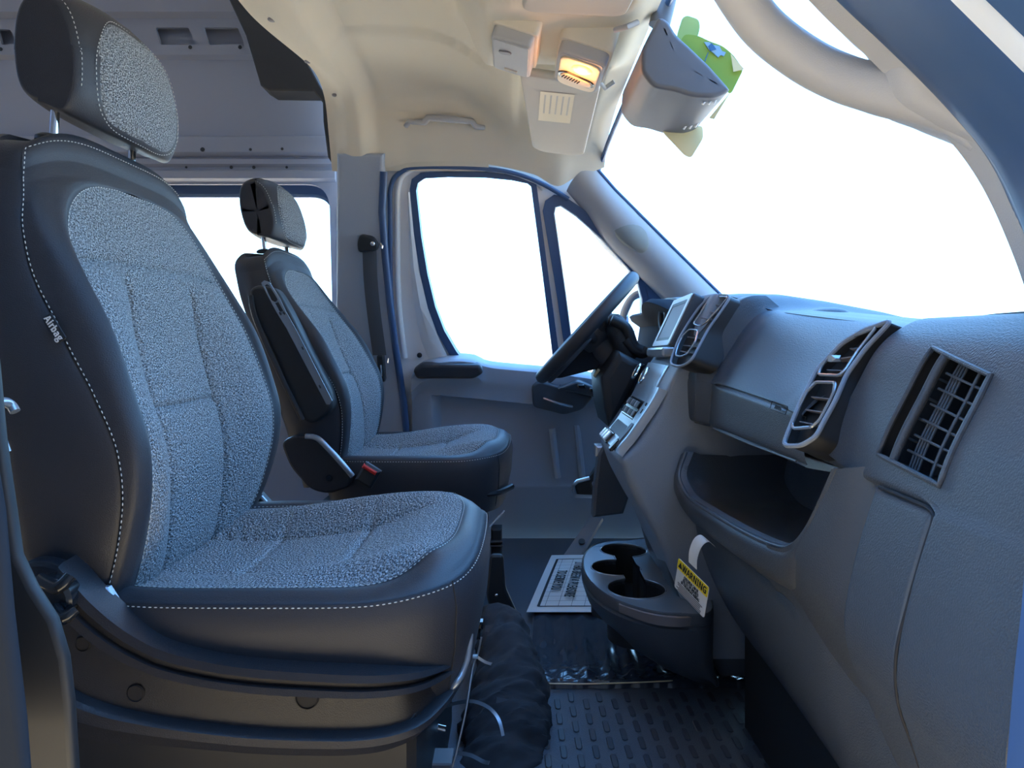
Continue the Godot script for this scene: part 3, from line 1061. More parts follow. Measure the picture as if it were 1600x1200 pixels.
func door() -> void:
	var xf := far_xf()
	var outer := farpoly([[600, 900], [600, 600], [590, 470], [586, 340], [586, 285], [590, 244], [660, 224], [770, 226], [850, 244], [920, 290], [970, 360], [1010, 425], [1060, 480], [1080, 620], [1080, 900]])
	var glass := farpoly([[650, 298], [653, 286], [663, 279], [700, 277], [760, 278], [800, 282], [824, 287], [830, 292], [848, 430], [868, 592], [800, 590], [730, 574], [712, 548], [694, 517], [680, 480], [668, 430], [658, 370]])
	var seal := farpoly([[640, 296], [643, 280], [657, 270], [700, 268], [760, 269], [800, 273], [828, 279], [838, 286], [857, 430], [880, 600], [800, 602], [726, 586], [703, 556], [684, 523], [669, 484], [657, 432], [647, 370]])
	var quarter := farpoly([[866, 334], [868, 324], [876, 322], [900, 338], [940, 374], [980, 418], [996, 440], [1003, 468], [1004, 600], [902, 600], [884, 460]])
	var qseal := farpoly([[848, 330], [852, 314], [866, 304], [884, 308], [912, 327], [950, 362], [992, 408], [1010, 436], [1016, 466], [1017, 612], [892, 612], [870, 460]])
	var sh := Sh.new()
	sh.plate(outer, [seal, qseal], xf, -0.05, -0.012)
	var t := struct("door_1", "driver's door, closed, white painted frame round its windows", "door", sh, M.paint)
	# rolled edge of the frame
	sh = Sh.new()
	var roll := []
	for q in [[632, 560], [622, 470], [620, 340], [622, 290], [634, 270], [664, 261], [770, 264], [836, 284], [850, 296]]: roll.append(far3(q[0], q[1], -0.010))
	sh.tube(spline(roll, 50), 0.010, 10)
	part(t, "frame_roll", sh, M.paint)
	sh = Sh.new()
	sh.plate(seal, [glass], xf, -0.045, -0.002)
	part(t, "window_seal", sh, M.seal, "dark seal round the main window")
	sh = Sh.new()
	sh.plate(qseal, [quarter], xf, -0.045, -0.002)
	part(t, "window_seal", sh, M.seal, "dark seal round the quarter window")
	sh = Sh.new()
	var line := []
	for i in quarter.size(): line.append(xf * Vector3(quarter[i].x, quarter[i].y, -0.002))
	sh.tube(line, 0.0022, 6, true)
	part(t, "seal_lip", sh, M.paint)
	sh = Sh.new()
	sh.plate(glass, [], xf, -0.034, -0.030)
	part(t, "pane", sh, M.glass)
	sh = Sh.new()
	sh.plate(quarter, [], xf, -0.034, -0.030)
	part(t, "pane", sh, M.glass)
	sh = Sh.new()
	roll = []
	for q in [[626, 600], [612, 470], [610, 340], [611, 292], [625, 270], [656, 262], [770, 265], [838, 283], [888, 311]]: roll.append(far3(q[0], q[1], 0.004))
	sh.tube(spline(roll, 50), 0.008, 10)
	part(t, "aperture_seal", sh, M.seal)
	sh = Sh.new()
	sh.plate(farpoly([[1004, 425], [1022, 440], [1050, 470], [1080, 490], [1080, 640], [1014, 640], [1014, 470]]), [], xf, -0.02, 0.0)
	part(t, "corner_trim", sh, M.seal)
	# light jamb beside the rear edge of the glass
	sh = Sh.new()
	var jr := []
	for q in [[636, 300, 646], [638, 360, 652], [640, 420, 660], [646, 480, 674], [656, 530, 692], [672, 570, 712]]:
		jr.append([far3(q[0], q[1], -0.012), far3((q[0] + q[2]) / 2.0 - 3, q[1], 0.004), far3(q[2] - 6, q[1], 0.0)])
	sh.grid(jr)
	part(t, "jamb", sh, M.paint)
	sh = Sh.new()
	sh.ball(far3(655, 556, -0.008), Vector3(0.009, 0.009, 0.004), 8)
	part(t, "plug", sh, M.black, "black plug")
	# inner panel: rows from the sill down
	var rows := []
	var n := 60
	for i in n:
		var px := lerpf(646, 1080, i / (n - 1.0))
		var sill := lut([[646, 582], [660, 566], [700, 556], [740, 557], [760, 566], [800, 571], [865, 577], [960, 590], [1080, 606]], px)
		var arm := 0.02 * smoothstep(760, 735, px)
		var r := []
		r.append(far3(px, sill, -0.03))
		r.append(far3(px, sill, 0.02 + arm))
		r.append(far3(px, sill + 3, 0.034 + arm))
		r.append(far3(px, sill + 24 - 8 * smoothstep(700, 1000, px), 0.040 + arm))
		r.append(far3(px, sill + 30, 0.036 + arm * 0.4))
		r.append(far3(px, sill + 42, 0.034))
		var bay := smoothstep(676, 690, px) * smoothstep(905, 870, px)
		r.append(far3(px, lerpf(612, 632, clampf((px - 690) / 200.0, 0, 1)), 0.036))
		r.append(far3(px, lerpf(616, 638, clampf((px - 690) / 200.0, 0, 1)), 0.036 - 0.028 * bay))
		r.append(far3(px, 690, 0.034 - 0.022 * bay))
		r.append(far3(px, 742, 0.044))
		r.append(far3(px, 748, 0.054))
		r.append(far3(px, 752, 0.056))
		r.append(far3(px, 780, 0.060))
		r.append(far3(px, 905, 0.085))
		if i == 0:
			var e := []
			for v in r: e.append(v + Vector3(-0.002, 0, -0.06))
			rows.append(e)
		rows.append(r)
	sh = Sh.new()
	sh.grid(rows)
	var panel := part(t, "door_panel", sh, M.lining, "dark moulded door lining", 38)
	sh = Sh.new()
	sh.pad(rounded(farpoly([[649, 570], [662, 560], [752, 561], [757, 574], [742, 583], [655, 583]]), 0.012, 3), xf, 0.03, 0.075, 0.012, 3)
	part(panel, "arm_rest", sh, M.leather)
	sh = Sh.new()
	sh.pad(rounded(farpoly([[830, 596], [842, 588], [925, 612], [908, 632], [880, 640], [832, 628]]), 0.015, 4), xf, 0.02, 0.058, 0.008, 3)
	part(panel, "pull_cup", sh, M.dash_lifted_low)
	sh = Sh.new()
	sh.tube([far3(848, 614, 0.06), far3(870, 620, 0.072), far3(892, 626, 0.066)], 0.005, 8)
	part(panel, "door_handle", sh, M.satin, "pale door handle")
	sh = Sh.new()
	sh.pad(rounded(farpoly([[868, 598], [900, 586], [938, 600], [940, 614]]), 0.01, 3), xf, 0.04, 0.075, 0.008, 3)
	part(panel, "switch_pad", sh, M.dash, "window switch panel")
	sh = Sh.new()
	for k in 2: sh.pad(rounded(farpoly([[898 + k * 18, 590 + k * 5], [910 + k * 18, 590 + k * 5], [913 + k * 18, 596 + k * 5], [901 + k * 18, 596 + k * 5]]), 0.004, 3), xf, 0.07, 0.08, 0.003)
	part(panel, "window_switch", sh, M.gloss)
	# vertical ribs of the lower lining
	for q in [[862, 665, 736], [900, 660, 740]]:
		sh = Sh.new()
		sh.tube([far3(q[0], q[1], 0.026), far3(q[0] + 4, (q[1] + q[2]) / 2.0, 0.042), far3(q[0] + 8, q[2], 0.054)], 0.012, 8)
		part(panel, "rib", sh, M.lining)

func near_pillar() -> void:
	# passenger windscreen pillar, close to the eye
	var a := PL([[1160, -120, 0.72], [1268, 0, 0.71], [1330, 62, 0.70], [1362, 96, 0.70], [1375, 172, 0.70], [1440, 204, 0.69], [1520, 240, 0.68], [1574, 300, 0.665], [1612, 392, 0.655], [1640, 470, 0.65]])
	var b := PL([[1190, -120, 0.66], [1308, 0, 0.655], [1378, 66, 0.652], [1420, 108, 0.65], [1447, 133, 0.65], [1500, 188, 0.645], [1545, 243, 0.64], [1582, 305, 0.636], [1620, 392, 0.63], [1648, 470, 0.62]])
	a = spline(a, 60)
	b = spline(b, 60)
	var rows := []
	for i in 60:
		var r := [a[i] + Vector3(0.006, 0.004, -0.015)]
		for k in 9:
			var f := k / 8.0
			r.append(a[i].lerp(b[i], f) + Vector3(-0.5, 0.0, 0.86) * (0.010 * sin(PI * f)))
		r.append(b[i] + Vector3(0.0, 0.0, -0.03))
		rows.append(r)
	var sh := Sh.new()
	sh.grid(rows)
	var t := struct("trim_5", "grey windscreen pillar trim beside the open passenger door", "trim", sh, M.handle, 60)
	# door seal and body flanges, layer by layer outwards
	var lay := [[[1190, -120, 0.640], [1308, 0, 0.640], [1378, 66, 0.636], [1447, 133, 0.632], [1500, 190, 0.628], [1545, 245, 0.624], [1582, 312, 0.62], [1608, 390, 0.61], [1612, 500, 0.56], [1608, 700, 0.46], [1600, 900, 0.415], [1584, 1060, 0.405], [1570, 1230, 0.40]],
		[[1372, -120, 0.52], [1490, 0, 0.52], [1545, 55, 0.52], [1602, 112, 0.52], [1660, 175, 0.515], [1710, 240, 0.51], [1745, 310, 0.505], [1760, 390, 0.49], [1740, 500, 0.47], [1740, 700, 0.40], [1735, 900, 0.375], [1725, 1060, 0.37], [1710, 1230, 0.365]]]
	var o: Array = spline(PL(lay[0]), 70)
	var p: Array = spline(PL(lay[1]), 70)
	rows = []
	for i in 70:
		var r := [o[i] + Vector3(0.022, 0.022, -0.05).lerp(Vector3(0.03, 0.03, -0.004), smoothstep(CY + 0.12, CY + 0.0, o[i].y))]
		for k in 11:
			var f := k / 10.0
			var bulge := 0.008 * sin(PI * f) - 0.004 * gauss(f - 0.45, 0.06)
			r.append(o[i].lerp(p[i], f) + Vector3(-0.55, 0.15, 0.8) * bulge)
		rows.append(r)
	sh = Sh.new()
	sh.grid(rows)
	struct("trim_6", "dark rubber seal round the open passenger door", "trim", sh, M.seal, 60)
	sh = Sh.new()
	rows = []
	for q in [[1372, 1422], [1490, 1540], [1545, 1592], [1602, 1652], [1680, 1730]]:
		pass
	var e0: Array = PL([[1366, -120, 0.515], [1485, 0, 0.515], [1602, 116, 0.515], [1700, 214, 0.515]])
	var e1: Array = PL([[1420, -120, 0.47], [1540, 0, 0.47], [1602, 60, 0.47], [1710, 168, 0.47]])
	for i in 4:
		var r := []
		for k in 7:
			var f := k / 6.0
			r.append(e0[i].lerp(e1[i], f) + Vector3(-0.5, 0.3, 0.8) * 0.010 * sin(PI * f))
		r.append(e1[i] + Vector3(0.06, 0.06, -0.01))
		rows.append(r)
	sh.grid(rows)
	var fe := struct("trim_7", "white painted door frame edge above the passenger seal", "trim", sh, M.paint, 60)
	sh = Sh.new()
	var e2: Array = PL([[1560, -120, 0.43], [1680, 0, 0.43], [1740, 60, 0.43], [1850, 168, 0.43]])
	var e15 := []
	for i in 4: e15.append((e1[i] + e2[i]) / 2 + Vector3(-0.006, 0.004, 0.006))
	sh.grid([e1, e15, e2])
	part(fe, "outer_seal", sh, M.seal)
	# handle
	var h := thing("grab_handle", "big pale grey grab handle on the windscreen pillar beside the open passenger door", "grab handle", P(1370, 130, 0.69))
	sh = Sh.new()
	var path: Array = spline(PL([[1075, -280, 0.66], [1082, -200, 0.68], [1090, -150, 0.70], [1120, -70, 0.72], [1160, 0, 0.735], [1200, 50, 0.74], [1262, 96, 0.735], [1320, 124, 0.72], [1375, 141, 0.70], [1430, 163, 0.682], [1480, 192, 0.668], [1525, 228, 0.655]]), 60)
	var rad := []
	for i in 60:
		var f := i / 59.0
		rad.append((0.0215 + 0.003 * f) * (1.0 - 0.75 * smoothstep(0.72, 1.0, f)))
	sh.tube(path, rad, 20)
	part(h, "grip", sh, M.handle, "", 60)
	# lower B-pillar trim beside the passenger seat
	sh = Sh.new()
	sh.pad(flatpoly([[-300, 560], [-12, 560], [0, 690], [16, 800], [26, 870], [50, 920], [82, 970], [100, 1030], [108, 1100], [118, 1260], [-300, 1260]], 0.56), flat_xf(0.56), -0.012, 0.0, 0.005, 3)
	var bp := struct("trim_8", "dark pillar trim at the rear edge of the passenger door opening", "trim", sh, M.black)
	sh = Sh.new()
	sh.pad(flatpoly([[-300, 640], [-30, 640], [-4, 800], [10, 960], [30, 1130], [40, 1260], [-300, 1260]], 0.50), flat_xf(0.50), -0.012, 0.0, 0.005, 3)
	part(bp, "outer_seal", sh, M.matt)
	var g := thing("belt_guide", "grey seat belt guide loop at the left edge beside the passenger backrest", "belt guide", P(5, 640, 0.60))
	sh = Sh.new()
	sh.tube(spline(PL([[-40, 640, 0.58], [0, 628, 0.60], [16, 632, 0.61], [24, 643, 0.61]]), 16), 0.0042, 10)
	part(g, "loop", sh, M.satin)
	sh = Sh.new()
	sh.tube(PL([[2, 680, 0.60], [8, 692, 0.605], [13, 706, 0.605]]), 0.0025, 8)
	part(g, "hook", sh, M.satin)

# ---------------------------------------------------------------- dashboard
const C_END := [[0.47, 0.015], [0.43, 0.022], [0.40, 0.010], [0.376, -0.012], [0.355, -0.05], [0.335, -0.09], [0.318, -0.14], [0.303, -0.19], [0.293, -0.24], [0.295, -0.27], [0.306, -0.30], [0.342, -0.38], [0.40, -0.48], [0.46, -0.56]]
func end_curve(s: float) -> Vector2:
	var t := clampf(s, 0, 1) * (C_END.size() - 1)
	var k := mini(int(t), C_END.size() - 2)
	var v := func(i: int) -> Vector2: return Vector2(C_END[clampi(i, 0, C_END.size() - 1)][0], C_END[clampi(i, 0, C_END.size() - 1)][1])
	return v.call(k).cubic_interpolate(v.call(k + 1), v.call(k - 1), v.call(k + 2), t - k)
func end_x(y: float) -> float:
	var tab := []
	for q in C_END: tab.append([-q[1], q[0]])
	tab.remove_at(0)
	return lut(tab, -y)

func dashboard() -> Node3D:
	var t := thing("dashboard", "long dark grey moulded dashboard under the windscreen with vents, screen and cup holders", "dashboard", Vector3(0.55, 0, -1.4))
	dash_top(t)
	dash_end(t)
	airbag_panel(t)
	shelf(t)
	round_vent(t)
	centre_stack(t)
	driver_side(t)
	cup_console(t)
	return t

func dash_top(t: Node3D) -> void:
	# crest of the dash from door to door: rear edge, then forward to the glass
	var sh := Sh.new()
	var crest := [[0.455, 0.43, 0.020], [0.52, 0.43, 0.022], [0.62, 0.43, 0.023], [0.70, 0.445, 0.020], [0.78, 0.452, 0.014], [0.90, 0.456, 0.0215], [1.05, 0.463, 0.033], [1.20, 0.470, 0.045], [1.29, 0.474, 0.054], [1.36, 0.425, 0.082], [1.45, 0.40, 0.090], [1.6, 0.40, 0.090], [1.70, 0.43, 0.085], [1.76, 0.45, 0.085], [1.82, 0.44, 0.10], [1.90, 0.43, 0.112], [2.05, 0.43, 0.112], [2.15, 0.44, 0.10], [2.22, 0.45, 0.075], [2.36, 0.46, 0.06]]
	var tx := []
	var ty := []
	for q in crest:
		tx.append([q[0], q[1]])
		ty.append([q[0], q[2]])
	var rows := []
	for i in 130:
		var d := lerpf(0.455, 2.36, i / 129.0)
		var x := lut(tx, d)
		var y := lut(ty, d)
		var r := []
		r.append(W(x - 0.002, y - 0.012, d))
		for f in [0.0, 0.04, 0.1, 0.2, 0.35, 0.55, 0.75, 1.0]:
			var yy: float = y + 0.006 * sin(PI * minf(f * 2.5, 1.0)) - 0.10 * f * f
			r.append(W(lerpf(x, 0.96 if d < 2.2 else 0.80, f), yy, d))
		rows.append(r)
	sh.grid(rows)
	var top := part(t, "top_pad", sh, M.dash, "", 60)
	sh = Sh.new()
	sh.ball(P(1294, 491, 1.22), Vector3(0.03, 0.012, 0.05), 10)
	part(top, "speaker_cover", sh, M.dash, "low rounded cover on the dash top", 60)

func dash_end(t: Node3D) -> void:
	var ds := []
	for i in 88: ds.append(lerpf(0.448, 0.715, i / 87.0))
	var rows := []
	var ns := 170
	var vs := []
	for i in ns + 1:
		var c := end_curve(i / float(ns))
		var dl := lerpf(0.728, 0.62, smoothstep(-0.116, -0.134, c.y))
		var r := []
		r.append(W(c.x + 0.05, c.y, 0.405))
		r.append(W(c.x + 0.008, c.y, 0.408))
		for j in 88:
			var d := lerpf(0.413, dl, j / 87.0)
			var x := c.x
			var y := c.y
			# knee panel joint
			var ramp := 0.535 + 0.03 * smoothstep(-0.24, -0.40, c.y)
			if c.y < -0.128: x += 0.006 * gauss(d - ramp, 0.0028)
			if d > ramp - 0.001: x += 0.005 * gauss(c.y + 0.130, 0.0028)
			if c.y < -0.13 and d < ramp: x -= 0.003
			r.append(W(x, y, d))
		r.append(W(c.x + 0.006, c.y, dl + 0.006))
		r.append(W(c.x + 0.03, c.y, dl + 0.012))
		r.append(W(c.x + 0.10, c.y, dl + 0.014))
		rows.append(r)
		vs.append(c.y)
	var sh := Sh.new()
	# leave out the vent's opening
	for i in ns:
		for j in rows[0].size() - 1:
			var m: Vector3 = (rows[i][j] + rows[i + 1][j + 1]) / 2
			var d := -m.z
			var y := m.y - CY
			var a := (0.632 - d) / (0.632 - 0.537)
			var tb := vent_ab(a)
			if a > 0 and a < 1 and y < tb.x and y > tb.y and rows[i][j].x < 0.40: continue
			sh.quad(rows[i][j], rows[i][j + 1], rows[i + 1][j + 1], rows[i + 1][j])
	var e := part(t, "end_panel", sh, M.dash, "panel at the door end of the dashboard", 50)
	# dark joint round the knee panel
	var jp := []
	for q in [[-0.1295, 0.616], [-0.1295, 0.59], [-0.130, 0.556], [-0.131, 0.541], [-0.137, 0.534], [-0.16, 0.5335], [-0.20, 0.534], [-0.24, 0.537], [-0.28, 0.5435], [-0.32, 0.552], [-0.36, 0.561], [-0.42, 0.566]]: jp.append(W(end_x(q[0]) + 0.0005, q[0], q[1]))
	sh = Sh.new()
	sh.tube(spline(jp, 90), 0.0017, 8)
	part(e, "joint", sh, M.ink, "dark joint")
	# vent: box, frame, grille
	var V := func(a: float, b: float, off: float) -> Vector3:
		var tb := vent_ab(clampf(a, 0, 1))
		var y := lerpf(tb.x, tb.y, b)
		return W(end_x(y) + off, y - off * 0.35, lerpf(0.632, 0.537, a))
	sh = Sh.new()
	rows = []
	for b in 13:
		var r := []
		for q in [[-0.01, 0.0], [0.0, 0.0], [0.0, 0.045], [1.0, 0.045], [1.0, 0.0], [1.01, 0.0]]: r.append(V.call(q[0], b / 12.0, q[1]))
		rows.append(r)
	sh.grid(rows)
	for b in [0.0, 1.0]:
		var r0 := []
		var r1 := []
		for a in 9:
			r0.append(V.call(a / 8.0, b, 0.0))
			r1.append(V.call(a / 8.0, b, 0.045))
		sh.grid([r0, r1])
	var vent := part(t, "end_vent", sh, M.black, "wide latticed vent at the door end of the dashboard", 30)
	sh = Sh.new()
	var rim := []
	for b in 14: rim.append(V.call(0.0, b / 13.0, -0.001))
	for a in 8: rim.append(V.call((a + 1) / 8.0, 1.0, -0.001))
	for b in 13: rim.append(V.call(1.0, 1 - (b + 1) / 13.0, -0.001))
	for a in 7: rim.append(V.call(1 - (a + 1) / 8.0, 0.0, -0.001))
	sh.tube(rim, 0.0024, 8, true)
	part(vent, "vent_rim", sh, M.dash)
	var bar := func(a0: float, a1: float, b0: float, b1: float, off: float, r: float, called: String, m: Material) -> void:
		var l := []
		for k in 15: l.append(V.call(lerpf(a0, a1, k / 14.0), lerpf(b0, b1, k / 14.0), off))
		var s := Sh.new()
		s.tube(l, r, 8)
		part(vent, called, s, m, "", 60)
	bar.call(0.24, 0.24, 0.0, 1.0, 0.001, 0.0042, "upright", M.dash)
	for a in [0.30, 0.345, 0.39, 0.435]: bar.call(a, a, 0.01, 0.99, 0.012, 0.0013, "louvre", M.dash)
	bar.call(0.74, 0.74, 0.0, 1.0, 0.006, 0.0014, "upright", M.dash)
	for k in 6: bar.call(0.28, 1.0, (k + 1) / 7.0, (k + 1) / 7.0, 0.007, 0.0012, "crossbar", M.dash)
	for k in 4: bar.call(0.0, 0.22, (k + 1.2) / 5.4, (k + 1.2) / 5.4, 0.018, 0.0014, "crossbar", M.black)

func vent_ab(a: float) -> Vector2:       # heights of the vent's upper and lower edge
	return Vector2(lerpf(-0.008, -0.028, a), lerpf(-0.104, -0.112, a))

const FARP := [[0.50, 0.054], [0.475, 0.053], [0.455, 0.044], [0.432, 0.020], [0.405, -0.022], [0.385, -0.055], [0.372, -0.078], [0.3705, -0.082], [0.369, -0.086], [0.367, -0.12], [0.364, -0.150], [0.366, -0.158], [0.372, -0.163], [0.44, -0.175]]
const NEARP := [[0.475, 0.014], [0.45, 0.014], [0.43, 0.008], [0.403, -0.010], [0.366, -0.044], [0.338, -0.066], [0.322, -0.080], [0.3205, -0.084], [0.319, -0.088], [0.318, -0.110], [0.318, -0.128], [0.321, -0.136], [0.327, -0.141], [0.42, -0.155]]
func airbag_panel(t: Node3D) -> void:
	var a := []
	var b := []
	for i in FARP.size():
		a.append(Vector2(FARP[i][0], FARP[i][1]))
		b.append(Vector2(NEARP[i][0], NEARP[i][1]))
	a = spline(a, 105)
	b = spline(b, 105)
	var rows := []
	for j in 64:
		var f := -0.02 + 1.02 * j / 63.0
		var d := lerpf(1.30, 0.765, f)
		var r := []
		for k in 105:
			var q: Vector2 = (a[k] as Vector2).lerp(b[k], f)
			var s := k / 104.0
			q.x += 0.012 * sin(PI * clampf(f, 0, 1)) * smoothstep(0.62, 0.1, s)
			# crease between lid and lower half
			var y0 := lerpf(-0.082, -0.084, f)
			q.x += 0.005 * gauss(q.y - y0, 0.0022) * smoothstep(0.04, 0.08, f) * smoothstep(0.90, 0.86, f)
			# raised margin round the soft lid
			if q.y > y0: q.x -= 0.004 * smoothstep(0.10, 0.06, f) + 0.004 * smoothstep(0.80, 0.90, f)
			r.append(W(q.x, q.y, d))
		rows.append(r)
	var sh := Sh.new()
	sh.grid(rows)
	var p := part(t, "airbag_panel", sh, M.dash, "broad soft panel on the passenger side", 50)
	# framed AIRBAG mark
	var o := P(1262, 653, 0.835)
	var right := (P(1290, 664, 0.78) - P(1240, 644, 0.88)).normalized()
	var up := Vector3(0.28, 0.95, 0).normalized()
	o = W(0.3262, -0.0835, 0.86)
	right = Vector3(-0.09, -0.012, 1).normalized()
	sh = Sh.new()
	var rc := []
	for q in rounded(rect2(0.066, 0.0105), 0.003, 3): rc.append(o + right * q.x + up * q.y + Vector3(-0.0005, 0, 0))
	sh.tube(rc, 0.0005, 5, true)
	part(p, "mark_frame", sh, M.ink)
	lettering(p, "AIRBAG", 0.0075, o + Vector3(-0.0012, 0, 0), right, up, M.ink)
	# lit lower lip
	sh = Sh.new()
	sh.tube([W(0.3545, -0.157, 1.24), W(0.336, -0.148, 1.0), W(0.319, -0.137, 0.79)], 0.0014, 6)
	part(p, "lip", sh, M.dash)
	# end shoulder between this panel and the centre vents
	rows = []
	for j in 14:
		var f := j / 13.0
		var d := lerpf(1.295, 1.365, f)
		var r := []
		for k in 105:
			var q: Vector2 = a[k]
			var lift := 0.022 * smoothstep(0.0, 0.35, f)
			r.append(W(q.x - lift * (1.0 - smoothstep(0.6, 1.0, k / 104.0)) - 0.012 * f, q.y + lift * 1.3 * (1 - smoothstep(0.2, 0.7, k / 104.0)), d))
		rows.append(r)
	sh = Sh.new()
	sh.grid(rows)
	part(t, "shoulder", sh, M.dash, "", 50)

func shelf(t: Node3D) -> void:
	# open tray: rim, dark cavity, and the glovebox front below
	var rim := [W(0.330, -0.215, 1.335), W(0.312, -0.250, 1.315), W(0.312, -0.270, 1.29), W(0.318, -0.284, 1.25), W(0.318, -0.277, 1.13), W(0.311, -0.259, 0.95), W(0.303, -0.238, 0.81), W(0.301, -0.222, 0.755), W(0.303, -0.194, 0.718), W(0.309, -0.157, 0.695), W(0.3145, -0.126, 0.68)]
	rim = spline(rim, 90)
	var cav := []
	var fr := []
	for i in 90:
		var v: Vector3 = rim[i]
		var f := i / 89.0
		# inward is towards the middle of the tray
		var mid := W(0.45, -0.17, clampf(-v.z, 0.80, 1.24))
		var inn := (mid - v)
		inn.x = 0
		inn = inn.normalized()
		cav.append([v, v + Vector3(0.004, 0, 0) + inn * 0.003, v + Vector3(0.014, 0, 0) + inn * 0.004, v + Vector3(0.03, 0, 0) - inn * 0.012, v + Vector3(0.09, 0, 0) - inn * 0.02, v + Vector3(0.20, 0, 0) - inn * 0.012, Vector3(0.53, mid.y, mid.z)])
		var out := -inn * lerpf(1.0, 0.25, smoothstep(0.62, 0.85, f))
		fr.append([v, v + Vector3(-0.005, 0, 0) + out * 0.004, v + Vector3(-0.007, 0, 0) + out * 0.012, v + Vector3(-0.005, 0, 0) + out * 0.030, v + Vector3(0.004, 0, 0) + out * 0.042, v + Vector3(0.02, 0, 0) + out * 0.052, v + Vector3(0.05, 0, 0) + out * 0.06])
	var sh := Sh.new()
	sh.grid(cav)
	var s := part(t, "shelf", sh, M.dash_lifted_low, "open tray above the glovebox", 50)
	sh = Sh.new()
	sh.grid(fr)
	part(s, "shelf_rim", sh, M.dash, "", 50)
	sh = Sh.new()
	sh.tube(rim, 0.0038, 10)
	part(s, "rim_edge", sh, M.dash_sheen)
	sh = Sh.new()
	sh.box(W(0.57, -0.60, 0.86), Vector3(0.30, 0.20, 0.86), 0.02)  # black block added to stand in for the shade under the dash
	part(t, "under_dash_shade", sh, M.black)
	# flank between the tray's end and the end panel
	var fl := []
	for i in range(52, 90):
		var g := (i - 52) / 37.0
		var v: Vector3 = rim[i] + Vector3(-0.006, 0, 0)
		var yb := lerpf(-0.42, -0.112, pow(g, 0.7))
		var e := W(end_x(yb) + 0.016, yb, 0.630)
		var r := []
		for k in 9:
			var q := k / 8.0
			r.append(v.lerp(e, q) + Vector3(-0.006, 0, 0) * sin(PI * q))
		fl.append(r)
	sh = Sh.new()
	sh.grid(fl)
	part(s, "tray_flank", sh, M.dash, "", 60)
	# back of the tray up behind the panel
	sh = Sh.new()
	sh.grid([[W(0.40, -0.15, 0.66), W(0.40, -0.15, 1.36)], [W(0.53, -0.16, 0.66), W(0.53, -0.16, 1.36)], [W(0.54, -0.30, 0.66), W(0.54, -0.30, 1.36)]])
	part(s, "tray_back", sh, M.dash_lifted_low)
	# lower front
	var rows := []
	for i in 60:
		var d := lerpf(1.36, 0.612, i / 59.0)
		var y0 := lut([[0.61, -0.30], [0.67, -0.30], [0.70, -0.29], [0.76, -0.275], [0.83, -0.270], [0.95, -0.285], [1.13, -0.303], [1.25, -0.31], [1.36, -0.28]], d)
		var r := []
		var bx := lut([[0.61, 0.322], [0.68, 0.322], [0.76, 0.312], [0.95, 0.322], [1.13, 0.330], [1.36, 0.334]], d)
		for k in 50:
			var f := k / 49.0
			var y := lerpf(y0, -0.58, f)
			var x := bx + 0.012 * smoothstep(0, 0.10, f) + 0.11 * f * f
			var yl := lerpf(-0.317, -0.333, (d - 0.85) / 0.4)
			if d > 0.80 and d < 1.29:
				var g := smoothstep(0.80, 0.83, d) * smoothstep(1.29, 1.26, d)
				x += g * 0.006 * gauss(y - yl, 0.004)
			r.append(W(x, y, d))
		rows.append(r)
	sh = Sh.new()
	sh.grid(rows)
	part(t, "glovebox", sh, M.dash_lifted_low, "glovebox front below the open tray", 50)

func ring_vent(t: Node3D, called: String, label: String, bezel: Array, cells: Array, slats: Array, depth: Callable, lift: float) -> Node3D:
	var to3 := func(l: Array, n: int, r: float) -> Array:
		var p2 := PackedVector2Array()
		for q in l: p2.append(Vector2(q[0], q[1]))
		p2 = rounded(p2, r, 4)
		var o := []
		for q in p2: o.append(P(q.x, q.y, depth.call(q.x, q.y)) + Vector3(-lift, lift * 0.3, 0))
		return o
	var n_in := Vector3(0.9, -0.35, 0).normalized()
	var outer: Array = to3.call(bezel, 60, 10)
	var sh := Sh.new()
	# face plate: triangulated in the picture's outline, thick
	var p2 := PackedVector2Array()
	for q in bezel: p2.append(Vector2(q[0], q[1]))
	p2 = rounded(p2, 10, 4)
	var ix := Geometry2D.triangulate_polygon(p2)
	for k in range(0, ix.size(), 3): sh.tri(outer[ix[k]] + n_in * 0.012, outer[ix[k + 1]] + n_in * 0.012, outer[ix[k + 2]] + n_in * 0.012)
	var deep := []
	for v in outer: deep.append(v + n_in * 0.05)
	sh.grid([outer, deep], true)
	var vent := part(t, called, sh, M.black, label, 40)
	sh = Sh.new()
	sh.tube(outer, 0.0026, 8, true)
	part(vent, "vent_bezel", sh, M.dash_lifted)
	for c in cells:
		var l: Array = to3.call(c, 24, 4)
		sh = Sh.new()
		sh.tube(l, 0.0019, 8, true)
		part(vent, "vent_frame", sh, M.satin, "pale frame")
	for s in slats:
		var a := P(s[0], s[1], depth.call(s[0], s[1])) + Vector3(-lift, lift * 0.3, 0) + n_in * 0.004
		var b := P(s[2], s[3], depth.call(s[2], s[3])) + Vector3(-lift, lift * 0.3, 0) + n_in * 0.004
		sh = Sh.new()
		var bb := frame((a + b) / 2 + n_in * 0.005, b - a, n_in)
		sh.box(bb.origin, Vector3(a.distance_to(b), 0.012, 0.0016), 0.0006, bb.basis)
		part(vent, "slat", sh, M.grey_trim)
	return vent

